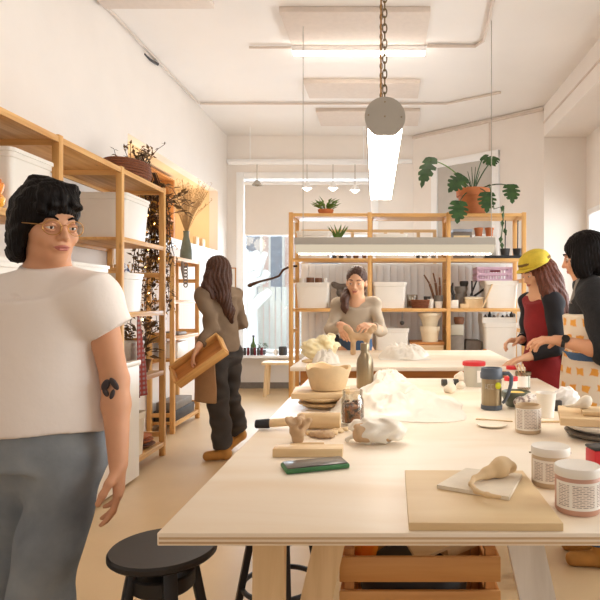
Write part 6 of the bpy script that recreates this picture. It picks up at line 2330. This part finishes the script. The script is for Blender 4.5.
H.skull(S, J['neck'])
trunk(S, J, bf, .95)
limbs(S, J)
hand(S, J['wr_r'], (.25, -.75, -.55), (.5, .25, -.8), (.8, -.1, .3), (.35, .35, .35, .4), 1.05, .5)
hand(S, J['wr_l'], (-.45, -.75, .12), (-.35, .3, -.8), (-.7, .1, .5), (.5, .5, .55, .6), 1.05, .6)
S.build('body', M['skin2'], p, 1, o5)
H.features(p, o5, 'skin2', 'hair_br', 1.0)
S = SDF(.0055)
H.e(S, (0, -.022, .034), (.080, .098, .090))
H.e(S, (0, -.06, -.03), (.074, .055, .07), k=.03)
H.e(S, (0, .105, -.026), (.066, .085, .104), k=.010, op='s')
S.path([(-.275, 5.10, 1.42), (-.315, 5.05, 1.38), (-.335, 4.985, 1.32), (-.335, 4.955, 1.25), (-.325, 4.95, 1.20)], [.035, .036, .034, .03, .010], .02)
S.disp = strands(H, .0025, 30)
S.build('hair', M['hair_br'], p, 1, o5)
S = SDF(.0065)
S.cone((-.245, 5.09, .99), (-.245, 5.08, 1.25), .142, .145, .04, sq=bf, fac=1.3)
S.cap(J['sh_r'], J['sh_l'], .055, .055, .05)
for q in 'lr':
    S.cap(Vector(J['neck']) - ZUP * .045, J['sh_' + q], .045, .050, .03)
    S.cap(J['sh_' + q], J['el_' + q], .053, .046, .03)
    e_, w_ = Vector(J['el_' + q]), Vector(J['wr_' + q])
    S.cone(e_, e_.lerp(w_, .88), .048, .036, .03)
S.ell((-.245, 5.02, 1.345), (.075, .085, .055), k=.01, op='s')
S.disp = folds(.004, 28, 26, 11)
S.build('top', M['shirtg'], p, 1, o5)
S = SDF(.007)
pants(S, J, bf, .150, .092, .070, .065, 1.01)
S.disp = folds(.004, 20, 20, 12)
S.build('jeans', M['jeansb'], p, 1, o5)
for q in 'lr':
    shoes(J, q, 'white', p, o5)

# ------------------------------------------------------------------ light and camera
def area(name, loc, rot, sx, sy, power, col):
    l = bpy.data.lights.new(name, 'AREA')
    l.shape = 'RECTANGLE'
    l.size, l.size_y = sx, sy
    l.energy = power
    l.color = col
    o = bpy.data.objects.new(name, l)
    C.objects.link(o)
    o.location = loc
    o.rotation_euler = rot
    return o


area('window_daylight', (RX + 0.5, 3.9, 1.75), (0, math.radians(90), 0), 1.6, 6.8, 230, (1.0, 0.97, 0.945))
area('shop_daylight', (-1.15, YB + 0.45, 1.7), (math.radians(-90), 0, 0), 2.0, 2.2, 150, (0.86, 0.92, 1.0))
for y in (5.9, 7.0, 7.9):
    l = bpy.data.lights.new('alcove_lamp', 'POINT')
    l.energy = 3.6
    l.color = (1.0, 0.84, 0.62)
    l.shadow_soft_size = 0.12
    o = bpy.data.objects.new('alcove_lamp', l)
    C.objects.link(o)
    o.location = (XL - 0.17, y, 2.42)
added_facade_sun = bpy.data.lights.new('added_facade_sun', 'SUN')  # added from over the roof to brighten the house front outside
added_facade_sun.energy = 1.3
added_facade_sun.angle = 0.1
added_facade_sun.color = (1.0, 0.96, 0.9)
so = bpy.data.objects.new('added_facade_sun', added_facade_sun)
C.objects.link(so)
so.rotation_euler = (math.radians(32), 0, 0)
w = bpy.data.worlds.new('World')
bpy.context.scene.world = w
w.use_nodes = True
bg = w.node_tree.nodes['Background']
bg.inputs[0].default_value = (1.0, 0.96, 0.925, 1)
bg.inputs[1].default_value = 0.75

cam = bpy.data.cameras.new('Camera')
cam.sensor_fit = 'HORIZONTAL'
cam.sensor_width = 36
cam.lens = 36
cam.shift_x = -85 / 600
cam.clip_start = 0.05
co = bpy.data.objects.new('Camera', cam)
C.objects.link(co)
co.location = (0, 0, EYE)
co.rotation_euler = (math.radians(90), 0, 0)
sc = bpy.context.scene
sc.camera = co
sc.view_settings.view_transform = 'Standard'
sc.view_settings.look = 'None'
sc.view_settings.gamma = 1
sc.view_settings.exposure = 0.22
sc.cycles.use_denoising = True
sc.cycles.max_bounces = 8
sc.cycles.diffuse_bounces = 5
sc.cycles.transparent_max_bounces = 12
sc.cycles.sample_clamp_indirect = 8
